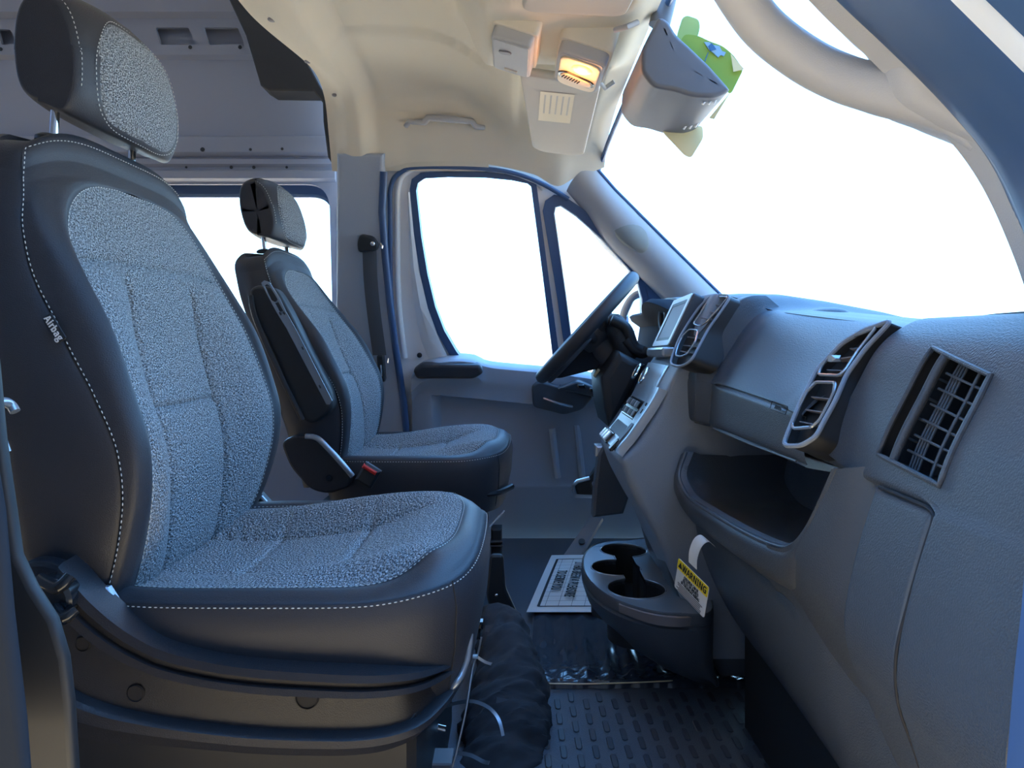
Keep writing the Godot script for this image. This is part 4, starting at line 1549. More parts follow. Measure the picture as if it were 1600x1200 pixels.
func round_vent(t: Node3D) -> void:
	var depth := func(px: float, py: float) -> float:
		return 0.745 - ((px - 1328) * 0.787 + (py - 607) * 0.617) * 0.0012
	var v := ring_vent(t, "side_vent", "leaf-shaped vent at the end of the passenger panel",
		[[1417, 508], [1372, 523], [1338, 543], [1300, 582], [1272, 638], [1254, 684], [1247, 704], [1276, 704], [1300, 690], [1312, 666], [1330, 633], [1347, 592], [1376, 552]],
		[[[1392, 519], [1347, 536], [1321, 559], [1305, 580], [1301, 592], [1335, 594], [1345, 585], [1361, 560]], [[1297, 604], [1329, 605], [1327, 620], [1317, 641], [1305, 664], [1292, 675], [1264, 677], [1260, 671], [1270, 645], [1283, 619]]],
		[[1345, 550, 1369, 549], [1324, 566, 1357, 562], [1309, 583, 1340, 585], [1285, 625, 1317, 629], [1276, 645, 1307, 650], [1267, 664, 1293, 669]], depth, 0.016)
	var sh := Sh.new()
	sh.box(P(1330, 566, 0.752) + Vector3(-0.018, 0.004, 0), Vector3(0.010, 0.007, 0.014), 0.003)
	part(v, "tab", sh, M.satin, "silver tab")
	sh = Sh.new()
	sh.tube(spline(PL([[1254, 694, 0.745], [1272, 696, 0.735], [1292, 687, 0.728], [1306, 666, 0.725]]), 16), 0.0028, 8)
	part(v, "lower_trim", sh, M.satin, "bright curved trim")
	# dash skin that carries the vent
	var rows := []
	for i in 21:
		var y := lerpf(0.012, -0.130, i / 20.0)
		var r := []
		for j in 9:
			var f := j / 8.0
			var d := lerpf(0.79, 0.70, f)
			var xa := lut([[-0.155, 0.33], [-0.13, 0.321], [-0.084, 0.3225], [-0.044, 0.368], [0.014, 0.452]], y)
			var xb := end_x(y)
			r.append(W(lerpf(xa, xb, f) + 0.012, y, d))
		rows.append(r)
	sh = Sh.new()
	sh.grid(rows)
	part(t, "vent_surround", sh, M.dash, "", 60)

func centre_stack(t: Node3D) -> void:
	# body: profile swept from the passenger's side to the driver's
	var prof := [[0.47, 0.055], [0.42, 0.082], [0.40, 0.088], [0.388, 0.082], [0.36, 0.02], [0.338, -0.03], [0.322, -0.055], [0.305, -0.085], [0.283, -0.130], [0.262, -0.165], [0.240, -0.197], [0.222, -0.216], [0.211, -0.228], [0.208, -0.238], [0.213, -0.252], [0.228, -0.292], [0.256, -0.345], [0.283, -0.393], [0.310, -0.46], [0.335, -0.53], [0.36, -0.62]]
	var q := []
	for v in prof: q.append(Vector2(v[0], v[1]))
	q = spline(q, 110)
	var rows := []
	for k in [[1.352, 0.30], [1.352, 0.020], [1.355, 0.008], [1.362, 0.002], [1.375, 0.0], [1.5, -0.003], [1.64, 0.0], [1.655, 0.002], [1.664, 0.010], [1.668, 0.03], [1.668, 0.30]]:
		var r := []
		for v in q:
			# rounded edge, and the flanks go back to the bulkhead
			r.append(W(minf(v.x + k[1], maxf(v.x, lerpf(0.62, 0.46, smoothstep(-0.14, -0.05, v.y)))), v.y - minf(k[1], 0.02) * lerpf(-0.3, 0.6, smoothstep(-0.26, -0.18, v.y)), k[0]))
		rows.append(r)
	var sh := Sh.new()
	sh.grid(rows)
	var b := part(t, "centre_stack", sh, M.dash_lifted, "centre console of the dashboard", 50)
	# lighter control fascia on the slope
	var on := func(s: float, d: float, off: float) -> Vector3:   # s 0 at the screen's foot to 1 at the console's nose
		var l: Array = q.slice(33, 66)
		var tt := clampf(s, 0, 1) * (l.size() - 1)
		var k := mini(int(tt), l.size() - 2)
		var v: Vector2 = l[k].lerp(l[k + 1], tt - k)
		var n: Vector2 = (l[k + 1] - l[k]).normalized()
		return W(v.x + n.y * off, v.y - n.x * off, d)
	var xfo := func(s: float, d: float, off := 0.0) -> Transform3D:
		var y: Vector3 = on.call(s - 0.05, d, 0) - on.call(s + 0.05, d, 0)
		return frame(on.call(s, d, off), Vector3(0, 0, 1), y)
	sh = Sh.new()
	rows = []
	for i in 30:
		var r := []
		for k in [[1.64, -0.004], [1.637, 0.004], [1.63, 0.006], [1.50, 0.007], [1.44, 0.006], [1.432, 0.004], [1.43, -0.004]]:
			r.append(on.call(i / 29.0, k[0], k[1]))
		rows.append(r)
	sh.grid(rows)
	var fas := part(t, "control_fascia", sh, M.satin, "satin control panel", 40)
	for k in [[0.16, 1.585], [0.18, 1.49]]:
		sh = Sh.new()
		sh.lathe([Vector2(0.021, 0), Vector2(0.0205, 0.020), Vector2(0.018, 0.023), Vector2(0.0004, 0.023)], xfo.call(k[0], k[1], 0.006) * Transform3D(Basis(Vector3.RIGHT, -PI / 2), Vector3.ZERO), 28)
		var knob := part(fas, "knob", sh, M.gloss, "", 30)
		sh = Sh.new()
		var kx: Transform3D = xfo.call(k[0], k[1], 0.0285)
		var ringp := []
		for i in 28: ringp.append(kx * Vector3(cos(TAU * i / 28) * 0.0185, sin(TAU * i / 28) * 0.0185, 0))
		sh.tube(ringp, 0.0019, 6, true)
		part(knob, "knob_ring", sh, M.chrome, "chrome ring")
	# climate key pad
	sh = Sh.new()
	sh.pad(rect2(0.15, 0.046, 0.008), xfo.call(0.44, 1.535, 0.004), 0.0, 0.006, 0.002)
	var pad := part(t, "key_pad", sh, M.gloss, "", 30)
	for i in 6:
		for j in 2:
			sh = Sh.new()
			var x: Transform3D = xfo.call(0.44, 1.535, 0.010)
			sh.pad(rect2(0.019, 0.015, 0.003), x * Transform3D(Basis(), Vector3(-0.058 + 0.0232 * i, -0.011 + 0.021 * j, 0)), 0.0, 0.004, 0.0015)
			part(pad, "key", sh, M.grey_trim if (i + j) % 2 else M.black)
	# storage dip and switch bank at the nose
	sh = Sh.new()
	sh.pad(rect2(0.15, 0.03, 0.012), xfo.call(0.68, 1.54, 0.005), -0.001, 0.003, 0.001)
	part(t, "tray_mat", sh, M.dash_lifted_low)
	sh = Sh.new()
	sh.pad(rect2(0.10, 0.030, 0.006), xfo.call(0.89, 1.575, 0.004), 0.0, 0.005, 0.002)
	var bank := part(t, "switch_bank", sh, M.gloss, "", 30)
	for i in 6:
		sh = Sh.new()
		var x: Transform3D = xfo.call(0.89, 1.575, 0.009)
		sh.pad(rect2(0.0125, 0.024, 0.002), x * Transform3D(Basis(), Vector3(-0.039 + 0.0157 * i, 0, 0)), 0.0, 0.006, 0.002)
		part(bank, "switch", sh, M.satin if i % 2 else M.chrome)
	# nearside blade with the socket panel
	sh = Sh.new()
	rows = []
	for i in 30:
		var s := i / 29.0
		var r := []
		var w := lerpf(0.0, 0.02, sin(PI * s))
		for k in [[1.432, -0.004], [1.430, 0.009], [1.424, 0.013], [1.375, 0.013], [1.366, 0.010], [1.356, -0.002]]: r.append(on.call(0.22 + 0.80 * s, k[0], k[1] + 0.004 * sin(PI * s)))
		rows.append(r)
	sh.grid(rows)
	var blade := part(t, "side_rail", sh, M.satin, "satin rail beside the controls", 40)
	sh = Sh.new()
	sh.pad(rect2(0.030, 0.060, 0.008), xfo.call(0.70, 1.398, 0.013), 0.0, 0.007, 0.003)
	part(blade, "socket_cover", sh, M.dash_lifted_low)
	sh = Sh.new()
	sh.pad(rect2(0.022, 0.030, 0.005), xfo.call(0.92, 1.398, 0.013), 0.0, 0.008, 0.003)
	part(blade, "socket_cover", sh, M.gloss)
	for k in [0.36, 0.43]:
		sh = Sh.new()
		sh.pad(rect2(0.006, 0.010 if k > 0.4 else 0.007, 0.001), xfo.call(k, 1.395, 0.0155), 0.0, 0.002, 0.0008)
		part(blade, "slot", sh, M.black)
	# screen in its own upright frame
	var c := [P(1026, 546, 1.62), P(1062, 470, 1.62), P(1092, 458, 1.42), P(1055, 551, 1.42)]
	var right: Vector3 = (c[2] - c[1]).normalized()
	var up: Vector3 = (c[1] - c[0]).normalized()
	var o: Vector3 = (c[0] + c[1] + c[2] + c[3]) / 4
	var xf := frame(o, right, up)
	sh = Sh.new()
	sh.pad(rect2(0.212, 0.122, 0.010), xf, -0.09, 0.012, 0.003)
	var scr := part(t, "touchscreen", sh, M.dash, "upright touchscreen unit on the centre console", 30)
	sh = Sh.new()
	sh.plate(rect2(0.206, 0.116, 0.008), [rect2(0.165, 0.092, 0.004)], xf, 0.0125, 0.0145)
	part(scr, "screen_surround", sh, M.bright, "bright surround")
	sh = Sh.new()
	sh.plate(rect2(0.165, 0.092, 0.004), [rect2(0.150, 0.078, 0.003)], xf, 0.0124, 0.0140)
	part(scr, "screen_frame", sh, M.black, "black inner frame")
	sh = Sh.new()
	sh.plate(rect2(0.163, 0.090), [], xf, 0.0122, 0.0132)
	part(scr, "screen_glass", sh, M.screen, "blank screen")
	sh = Sh.new()
	sh.pad(rect2(0.214, 0.020, 0.006), xf * Transform3D(Basis(Vector3.RIGHT, 0.5), Vector3(0, -0.073, 0.012)), -0.02, 0.008, 0.004)
	part(scr, "screen_foot", sh, M.satin)
	var depth := func(px: float, py: float) -> float:
		return 1.34 - ((px - 1100) * 0.81 + (py - 515) * 0.58) * 0.0028
	ring_vent(t, "centre_vent", "tall vent between the touchscreen and the passenger panel",
		[[1148, 463], [1118, 462], [1098, 480], [1080, 506], [1066, 530], [1055, 558], [1052, 571], [1068, 575], [1085, 566], [1096, 545], [1112, 515], [1130, 490]],
		[[[1143, 465], [1120, 465], [1106, 481], [1088, 507], [1099, 511], [1110, 503], [1126, 486]], [[1081, 516], [1096, 517], [1091, 537], [1078, 555], [1069, 559], [1060, 557], [1064, 542], [1071, 527]]],
		[[1112, 475, 1128, 478], [1104, 486, 1121, 489], [1096, 497, 1113, 499], [1076, 527, 1093, 529], [1069, 540, 1088, 542], [1064, 549, 1081, 552]], depth, 0.006)

func driver_side(t: Node3D) -> void:
	# instrument hood and the lower lining before the driver
	var sh := Sh.new()
	var rows := []
	for i in 25:
		var d := lerpf(1.665, 2.37, i / 24.0)
		var u := clampf((d - 1.78) / 0.36, 0, 1)
		var h := sin(PI * u)
		var r := []
		for v in [[0.45, 0.085 + 0.025 * h], [0.405 - 0.02 * h, 0.082 + 0.03 * h], [0.395 - 0.025 * h, 0.075 + 0.028 * h], [0.402 - 0.02 * h, 0.06 + 0.025 * h], [0.43 + 0.02 * h, 0.04], [0.42, -0.02], [0.40, -0.06], [0.385, -0.08], [0.37, -0.15], [0.365, -0.22], [0.375, -0.30], [0.42, -0.36], [0.55, -0.40]]:
			r.append(W(v[0], v[1], d))
		rows.append(r)
	sh.grid(rows)
	var b := part(t, "instrument_hood", sh, M.matt, "", 45)
	sh = Sh.new()
	var ringp := []
	for i in 30:
		var a := TAU * i / 30
		ringp.append(W(0.400, 0.055 + 0.030 * sin(a), 1.86 + 0.036 * cos(a)))
	sh.tube(ringp, 0.007, 8, true)
	part(b, "dial_rim", sh, M.dash, "round dial surround")
	# outer vent by the driver's door
	sh = Sh.new()
	ringp = []
	for i in 24:
		var a := TAU * i / 24
		ringp.append(W(0.372 + 0.012 * sin(a), -0.015 + 0.04 * sin(a), 2.24 + 0.045 * cos(a)))
	sh.tube(ringp, 0.004, 8, true)
	var ov := part(t, "outer_vent", sh, M.satin, "round vent by the driver's door")
	for k in [-0.5, 0.0, 0.5]:
		sh = Sh.new()
		var w := 0.045 * sqrt(1 - k * k)
		sh.tube([W(0.374 + 0.012 * k, -0.015 + 0.04 * k, 2.24 - w), W(0.374 + 0.012 * k, -0.015 + 0.04 * k, 2.24 + w)], 0.003, 6)
		part(ov, "slat", sh, M.grey_trim)
	# side wall of the console beside the pedals
	sh = Sh.new()
	sh.pad(flatpoly([[934, 708], [944, 690], [952, 705], [984, 765], [972, 800], [925, 806], [928, 760]], 1.70), flat_xf(1.70), -0.03, 0.02, 0.006)
	part(t, "console_flank", sh, M.dash_lifted_low)
	sh = Sh.new()
	sh.box(P(937, 703, 1.715), Vector3(0.024, 0.026, 0.05), 0.004)
	part(t, "latch", sh, M.satin, "pale latch")

func cup_console(t: Node3D) -> void:
	var top := PackedVector2Array()
	for v in [[0.36, 1.755], [0.285, 1.76], [0.215, 1.735], [0.172, 1.66], [0.154, 1.55], [0.162, 1.45], [0.195, 1.36], [0.245, 1.305], [0.30, 1.285], [0.37, 1.30], [0.40, 1.5]]: top.append(Vector2(v[0], v[1]))
	top = smooth2(top, 80)
	var loops := []
	for k in [[-0.503, 0.006, 0.0], [-0.500, 0.003, 0.0], [-0.5035, 0.0, 0.0], [-0.520, -0.001, 0.0], [-0.523, 0.004, 0.0], [-0.527, 0.004, 0.0], [-0.530, 0.0, 0.0], [-0.56, 0.002, 0.03], [-0.60, 0.01, 0.14], [-0.635, 0.02, 0.36], [-0.66, 0.03, 0.62]]:
		var ring := []
		for v in top:
			var c := Vector2(0.30, 1.52)
			var w: Vector2 = v + (c - v).normalized() * k[1]
			w = w.lerp(Vector2(maxf(w.x, 0.42), lerpf(w.y, 1.45, 0.3)), k[2])
			ring.append(W(w.x, k[0], w.y))
		loops.append(ring)
	var sh := Sh.new()
	sh.loft(loops, false, true)
	var c := part(t, "cup_console", sh, M.dash_lifted_low, "low rounded console with three cup holders", 50)
	# top plate with three joined wells
	var hole := PackedVector2Array()
	var wells := [Vector2(0.264, 1.672), Vector2(0.228, 1.546), Vector2(0.250, 1.416)]
	hole = PackedVector2Array([Vector2(0.236, 1.40), Vector2(0.278, 1.40), Vector2(0.278, 1.69), Vector2(0.236, 1.69)])
	for w in [circle2(wells[0], 0.054, 40), circle2(wells[1], 0.054, 40), circle2(wells[2], 0.058, 40)]:
		var m := Geometry2D.merge_polygons(hole, w)
		hole = m[0]
		for z in m:
			if z.size() > hole.size(): hole = z
	var xf := Transform3D(Basis(Vector3(1, 0, 0), Vector3(0, 0, -1), Vector3(0, 1, 0)), Vector3(0, CY, 0))
	sh = Sh.new()
	var inner := PackedVector2Array()
	for v in top: inner.append(v + (Vector2(0.30, 1.52) - v).normalized() * 0.005)
	sh.plate(inner, [hole], xf, -0.512, -0.5015)
	part(c, "cup_plate", sh, M.satin, "satin top plate")
	sh = Sh.new()
	sh.plate(hole, [], xf, -0.60, -0.595)
	var wl := []
	var wl2 := []
	for v in hole:
		wl.append(W(v.x, -0.505, v.y))
		wl2.append(W(v.x, -0.596, v.y))
	sh.grid([wl, wl2], true)
	part(c, "cup_well", sh, M.black, "dark joined cup wells")
	sh = Sh.new()
	var rimp := []
	for v in hole: rimp.append(W(v.x, -0.5012, v.y))
	sh.tube(rimp, 0.0016, 6, true)
	part(c, "well_rim", sh, M.satin)
	sh = Sh.new()
	sh.box(W(0.243, -0.592, 1.40), Vector3(0.018, 0.006, 0.014), 0.002)
	part(c, "pad", sh, M.grey_trim)
	# slim pocket in front of the wells
	sh = Sh.new()
	sh.pad(rounded(PackedVector2Array([Vector2(0.318, 1.46), Vector2(0.345, 1.46), Vector2(0.352, 1.64), Vector2(0.326, 1.64)]), 0.01, 3), xf, -0.504, -0.499, 0.002)
	part(c, "pocket_lid", sh, M.dash_lifted_low)
	# lighter front facing under the near rim
	sh = Sh.new()
	var fr := []
	for i in 14:
		var f := i / 13.0
		var v := spline([Vector2(0.205, 1.345), Vector2(0.25, 1.300), Vector2(0.30, 1.281), Vector2(0.345, 1.287)], 14)[i] as Vector2
		var o := (v - Vector2(0.30, 1.52)).normalized() * 0.003
		fr.append([W(v.x + o.x * 0.2, -0.504, v.y + o.y * 0.2), W(v.x + o.x, -0.506, v.y + o.y), W(v.x + o.x, -0.519 - 0.004 * sin(PI * f), v.y + o.y), W(v.x, -0.522, v.y)])
	sh.grid(fr)
	part(c, "rim_insert", sh, M.grey_trim, "grey rim insert")
	# neck that joins it to the dash
	sh = Sh.new()
	sh.pad(flatpoly([[1050, 690], [1200, 690], [1240, 960], [1200, 1062], [1130, 1062], [1080, 990], [1052, 915], [1034, 850]], 1.362), flat_xf(1.362), -0.30, 0.0, 0.02, 3)
	part(c, "neck", sh, M.dash_lifted_low)

# ---------------------------------------------------------------- things in the cab
func things() -> void:
	# seats
	var seat := make_seat()
	var drv := seat.duplicate()
	drv.name = numbered("car_seat")
	add_child(drv)
	drv.position = Vector3(-0.27 + 0.035, 0, -2.0)
	drv.set_meta("group", "front seats of the cab")
	drv.set_meta("category", "car seat")
	drv.set_meta("label", "black and grey cloth driver's seat with folded armrest, behind the steering wheel")
	seat.set_meta("label", "large black and grey cloth passenger seat nearest the open door, in the foreground")
	# the driver's backrest is reclined further, about the hinge
	var pv := Vector3(-0.47 + 0.27, CY - 0.28, 0)
	var rot := Transform3D(Basis(), pv) * Transform3D(Basis(Vector3.BACK, 0.165), Vector3.ZERO) * Transform3D(Basis(), -pv)
	for c in drv.get_children():
		if c.name == "backrest" or c.name == "headrest": c.transform = rot * c.transform
	side_cover(seat, 0.27, 1)
	passenger_extras(seat)
	seat_metal(seat)
	driver_extras(drv)
	dashboard()
	steering()
	overhead()
	mirror()
	papers()
	belts()
	loom()
	outside()

func passenger_extras(t: Node3D) -> void:
	var sh := Sh.new()
	# recliner: dark housing with a ribbed wheel
	sh.pad(rounded(flatpoly([[38, 872], [96, 868], [140, 900], [165, 950], [140, 1010], [60, 980], [30, 930]], 0.80), 0.02, 4), flat_xf(0.80), -0.02, 0.016, 0.006, 2)
	var h := part(t, "recliner_cover", sh, M.cover)
	sh = Sh.new()
	sh.lathe([Vector2(0.026, 0), Vector2(0.026, 0.018), Vector2(0.022, 0.022), Vector2(0.0005, 0.022)], Transform3D(Basis(Vector3.RIGHT, PI / 2), P(92, 930, 0.775)), 26)
	part(h, "recliner_knob", sh, M.gloss, "recliner knob")
	sh = Sh.new()
	for q in [[[62, 905], [90, 918], [110, 900]], [[84, 950], [98, 966], [118, 952]]]:
		sh.tube(spline(PL([[q[0][0], q[0][1], 0.75], [q[1][0], q[1][1], 0.742], [q[2][0], q[2][1], 0.75]]), 10), 0.007, 10)
	part(h, "knob_grip", sh, M.gloss)
	sh = Sh.new()
	sh.pad(flatpoly([[142, 918], [168, 918], [196, 962], [172, 948]], 0.80), flat_xf(0.80), -0.01, 0.0, 0.002)
	part(t, "hinge_plate", sh, M.satin, "pale hinge plate")
	# sewn-in tag, its writing running down
	var o := P(88, 513, 0.796)
	var down := (P(99, 532, 0.796) - P(74, 492, 0.802)).normalized()
	var upv := Vector3(down.y, -down.x, 0) * -1.0
	if upv.x < 0: upv = -upv
	sh = Sh.new()
	var xf := frame(o + Vector3(0.0, 0, 0.004), down, upv)
	sh.pad(rounded(rect2(0.036, 0.0125), 0.002, 3), xf, -0.0015, 0.0005, 0.0004)
	var tag := part(t, "airbag_tag", sh, M.black, "small dark sewn-in tag")
	lettering(tag, "Airbag", 0.0108, xf.origin + xf.basis.z * 0.0008, down, upv, M.paper)
	# buckle in the gap by the far side
	sh = Sh.new()
	sh.box(P(412, 785, 1.33), Vector3(0.022, 0.05, 0.02), 0.003, Basis(Vector3.BACK, 0.75))
	part(t, "buckle_stalk", sh, M.black)
	sh = Sh.new()
	sh.tube(PL([[408, 776, 1.315], [424, 794, 1.315]]), 0.004, 8)
	part(t, "buckle_bar", sh, M.satin, "bright bar")

func seat_metal(t: Node3D) -> void:
	var sh := Sh.new()
	sh.tube(spline(PL([[735, 990, 0.90], [731, 1024, 0.89], [723, 1050, 0.88], [713, 1067, 0.87], [700, 1083, 0.87]]), 24), 0.0042, 10)
	part(t, "release_bar", sh, M.satin, "bent bright bar", 60)
	sh = Sh.new()
	sh.box(P(660, 1186, 0.99), Vector3(0.085, 0.010, 0.04), 0.002)
	part(t, "rail", sh, M.grey_trim, "pale metal rail")
	sh = Sh.new()
	sh.box(P(420, 1196, 0.95), Vector3(0.36, 0.010, 0.03), 0.002)
	part(t, "rail", sh, M.grey_trim, "pale metal rail")
	sh = Sh.new()
	sh.tube(PL([[675, 1136, 1.05], [696, 1140, 1.05]]), 0.006, 10)
	part(t, "bolt", sh, M.chrome, "bright bolt")

func driver_extras(t: Node3D) -> void:
	var sh := Sh.new()
	sh.pad(rounded(flatpoly([[388, 452], [400, 445], [430, 449], [449, 480], [490, 560], [517, 612], [521, 640], [490, 664], [470, 656], [452, 620], [430, 565], [396, 492]], 1.70), 0.02, 4), flat_xf(1.70), -0.055, 0.0, 0.010, 3)
	var arm := part(t, "armrest", sh, M.black, "black armrest folded up beside the backrest")
	sh = Sh.new()
	sh.tube(spline(PL([[392, 462, 1.70], [400, 500, 1.695], [440, 590, 1.695], [473, 656, 1.70]]), 20), 0.0065, 8)
	part(arm, "armrest_edge", sh, M.cover)
	sh = Sh.new()
	var up := PackedVector2Array()
	for q in flatpoly([[408, 442], [413, 438], [421, 441], [437, 466], [446, 486], [450, 493], [463, 516], [519, 626], [515, 632], [510, 632], [447, 512], [431, 486], [417, 460]], 1.685): up.append(q)
	sh.plate(up, [flatpoly([[413, 447], [417, 444], [421, 446], [434, 468], [430, 472], [424, 469]], 1.685), flatpoly([[430, 474], [435, 472], [443, 486], [437, 487]], 1.685)], flat_xf(1.685), -0.004, 0.0)
	var br := part(arm, "armrest_bracket", sh, M.satin, "pale steel bracket on the armrest")
	for q in [[438, 490], [444, 489], [473, 544], [500, 604]]:
		sh = Sh.new()
		sh.box(P(q[0], q[1], 1.684), Vector3(0.004, 0.008, 0.003), 0.001, Basis(Vector3.BACK, 0.48))
		part(arm, "slot", sh, M.black)
	sh = Sh.new()
	sh.pad(rounded(flatpoly([[440, 690], [462, 678], [492, 682], [520, 708], [552, 744], [548, 760], [515, 771], [486, 764], [455, 728]], 1.74), 0.02, 4), flat_xf(1.74), -0.03, 0.012, 0.006, 2)
	var hinge := part(t, "hinge_cover", sh, M.cover, "black hinge cover")
	sh = Sh.new()
	sh.tube(spline(PL([[478, 682, 1.725], [496, 685, 1.72], [516, 704, 1.72], [534, 724, 1.72], [551, 744, 1.725]]), 24), 0.0075, 10)
	part(hinge, "hinge_trim", sh, M.satin, "pale curved trim")
	sh = Sh.new()
	sh.lathe([Vector2(0.008, 0), Vector2(0.007, 0.002), Vector2(0.0005, 0.002)], Transform3D(Basis(Vector3.RIGHT, PI / 2), P(514, 747, 1.727)), 16)
	part(hinge, "plug", sh, M.gloss)
	sh = Sh.new()
	sh.box(P(576, 742, 1.72), Vector3(0.045, 0.05, 0.024), 0.006, Basis(Vector3.BACK, -0.55))
	var bk := part(t, "buckle", sh, M.black, "seat belt buckle")
	sh = Sh.new()
	sh.box(P(578, 733, 1.715), Vector3(0.038, 0.010, 0.020), 0.003, Basis(Vector3.BACK, -0.55))
	part(bk, "release_button", sh, M.red, "red release button")
	# low plastic rails under the cushion's front
	sh = Sh.new()
	sh.tube(spline(PL([[700, 762, 1.78], [740, 772, 1.78], [776, 770, 1.80], [800, 760, 1.86]]), 20), 0.008, 8)
	part(t, "base_trim", sh, M.cover)
	sh = Sh.new()
	sh.box(P(776, 850, 1.83), Vector3(0.028, 0.09, 0.05), 0.004)
	sh.box(P(770, 846, 1.80), Vector3(0.05, 0.006, 0.02), 0.002)
	sh.box(P(770, 852, 1.80), Vector3(0.05, 0.004, 0.02), 0.002)
	part(t, "seat_slide", sh, M.black)
	sh = Sh.new()
	sh.tube(PL([[762, 826, 1.78], [788, 798, 1.80]]), 0.003, 6)
	part(t, "slide_lever", sh, M.satin, "thin metal lever")

func steering() -> void:
	var c := P(917, 512, 1.985)
	var axis := Vector3(-0.735, 0.672, -0.05).normalized()      # towards the driver
	var up := (Vector3(0.672, 0.735, 0) - axis * Vector3(0.672, 0.735, 0).dot(axis)).normalized()
	var xf := Transform3D(Basis(up, axis.cross(up), axis), c)   # x up the wheel, y across
	var t := thing("steering_wheel", "black steering wheel seen edge-on in front of the driver's window", "steering wheel", c)
	var sh := Sh.new()
	var ring := []
	for i in 64: ring.append(xf * Vector3(cos(TAU * i / 64) * 0.187, sin(TAU * i / 64) * 0.187, 0))
	sh.tube(ring, 0.0185, 16, true)
	part(t, "rim", sh, M.leather, "", 60)
	sh = Sh.new()
	sh.lathe([Vector2(0.0005, -0.008), Vector2(0.06, -0.010), Vector2(0.078, -0.022), Vector2(0.074, -0.05), Vector2(0.05, -0.07), Vector2(0.0005, -0.072)], xf * Transform3D(Basis(Vector3.RIGHT, PI / 2), Vector3.ZERO), 36)
	var hub := part(t, "hub", sh, M.dash, "airbag hub", 50)
	for a in [0.0, PI]:
		for s in [-1, 1]:
			sh = Sh.new()
			var dir: float = PI / 2 * s + (0.25 * s if a > 1 else -0.35 * s)
			var p := []
			var wd := []
			for k in 7:
				var r := lerpf(0.06, 0.187, k / 6.0)
				p.append(xf * Vector3(cos(dir) * r, sin(dir) * r, -0.035 * (1 - k / 6.0) * (1 - k / 6.0)))
				wd.append(lerpf(0.016, 0.011, k / 6.0))
			sh.tube(p, wd, 10)
			part(t, "spoke", sh, M.dash, "", 60)
	# dark lower spoke plate
	sh = Sh.new()
	var lp := PackedVector2Array([Vector2(-0.02, -0.12), Vector2(-0.13, -0.13), Vector2(-0.186, -0.04), Vector2(-0.186, 0.04), Vector2(-0.13, 0.13), Vector2(-0.02, 0.12)])
	sh.pad(rounded(lp, 0.02, 3), xf, -0.03, -0.004, 0.006, 2)
	part(t, "lower_spoke", sh, M.dash)
	var col := thing("steering_cowl", "dark steering column cowl with stalks between the wheel and the dashboard", "steering cowl", W(0.33, -0.05, 1.985))
	sh = Sh.new()
	var back := -xf.basis.z
	var loops := []
	for k in [[0.035, 0.040, 0.050], [0.04, 0.052, 0.062], [0.07, 0.058, 0.068], [0.13, 0.062, 0.07], [0.20, 0.075, 0.075], [0.27, 0.08, 0.08]]:
		var l := []
		for i in 32:
			var a := TAU * i / 32
			l.append(c + back * k[0] + xf.basis.x * (cos(a) * k[1] - 0.012) + xf.basis.y * sin(a) * k[2])
		loops.append(l)
	sh.loft(loops)
	part(col, "shroud", sh, M.dash, "", 50)
	# cowl over the column nearest the eye and round stalk roots
	sh = Sh.new()
	sh.tube(spline(PL([[952, 505, 1.93], [964, 512, 1.91], [974, 540, 1.90], [982, 562, 1.90]]), 16), [0.02, 0.026, 0.03, 0.032, 0.032, 0.032, 0.032, 0.032, 0.032, 0.031, 0.03, 0.03, 0.03, 0.03, 0.03, 0.028], 14)
	part(col, "stalk_cowl", sh, M.black, "", 60)
	for q in [[[955, 500], [978, 512], [990, 540], [1002, 548]], [[978, 530], [990, 545], [1004, 552], [1012, 545]]]:
		sh = Sh.new()
		var l := []
		for v in q: l.append(P(v[0], v[1], 1.875))
		sh.tube(spline(l, 16), 0.0145, 12)
		part(col, "stalk", sh, M.black, "", 60)
	sh = Sh.new()
	sh.tube(PL([[929, 588, 1.92], [936, 578, 1.91]]), 0.005, 8)
	part(col, "adjust_lever", sh, M.warm_plastic, "pale lever")
	sh = Sh.new()
	sh.pad(rounded(flatpoly([[858, 588], [872, 592], [932, 577], [952, 556], [966, 515], [944, 498], [905, 540]], 1.93), 0.012, 3), flat_xf(1.93), -0.12, 0.0, 0.008, 2)
	part(col, "wheel_shroud", sh, M.matt)
	# lower shroud slope down to the console
	sh = Sh.new()
	sh.pad(flatpoly([[940, 590], [968, 548], [990, 560], [1010, 570], [985, 618], [952, 668], [945, 640]], 1.80), flat_xf(1.80), -0.26, 0.0, 0.02, 3)
	part(col, "lower_shroud", sh, M.black)
	# brake pedal in its bright rim
	var pd := thing("brake_pedal", "brake pedal with a bright rim, low in the driver's footwell", "pedal", P(910, 765, 2.02))
	sh = Sh.new()
	sh.pad(rounded(flatpoly([[897, 755], [923, 747], [930, 776], [903, 777]], 2.02), 0.01, 3), flat_xf(2.02), -0.04, 0.0, 0.005)
	part(pd, "pedal_pad", sh, M.black)
	sh = Sh.new()
	sh.tube(PL([[921, 747, 2.01], [902, 752, 2.01], [896, 758, 2.01], [895, 766, 2.01]]), 0.0055, 8)
	sh.tube(PL([[895, 767, 2.01], [899, 775, 2.01], [926, 776, 2.01]]), 0.0055, 8)
	part(pd, "pedal_rim", sh, M.steel, "bright rim")
	sh = Sh.new()
	sh.tube([P(915, 760, 2.04), W(0.30, -0.30, 2.05), W(0.46, -0.20, 2.05)], 0.010, 8)
	part(pd, "pedal_arm", sh, M.black)

func visor_y(x: float, w: float) -> float: return 0.628 - 0.015 - 0.060 * smoothstep(0.15, 0.62, w) - 0.10 * x

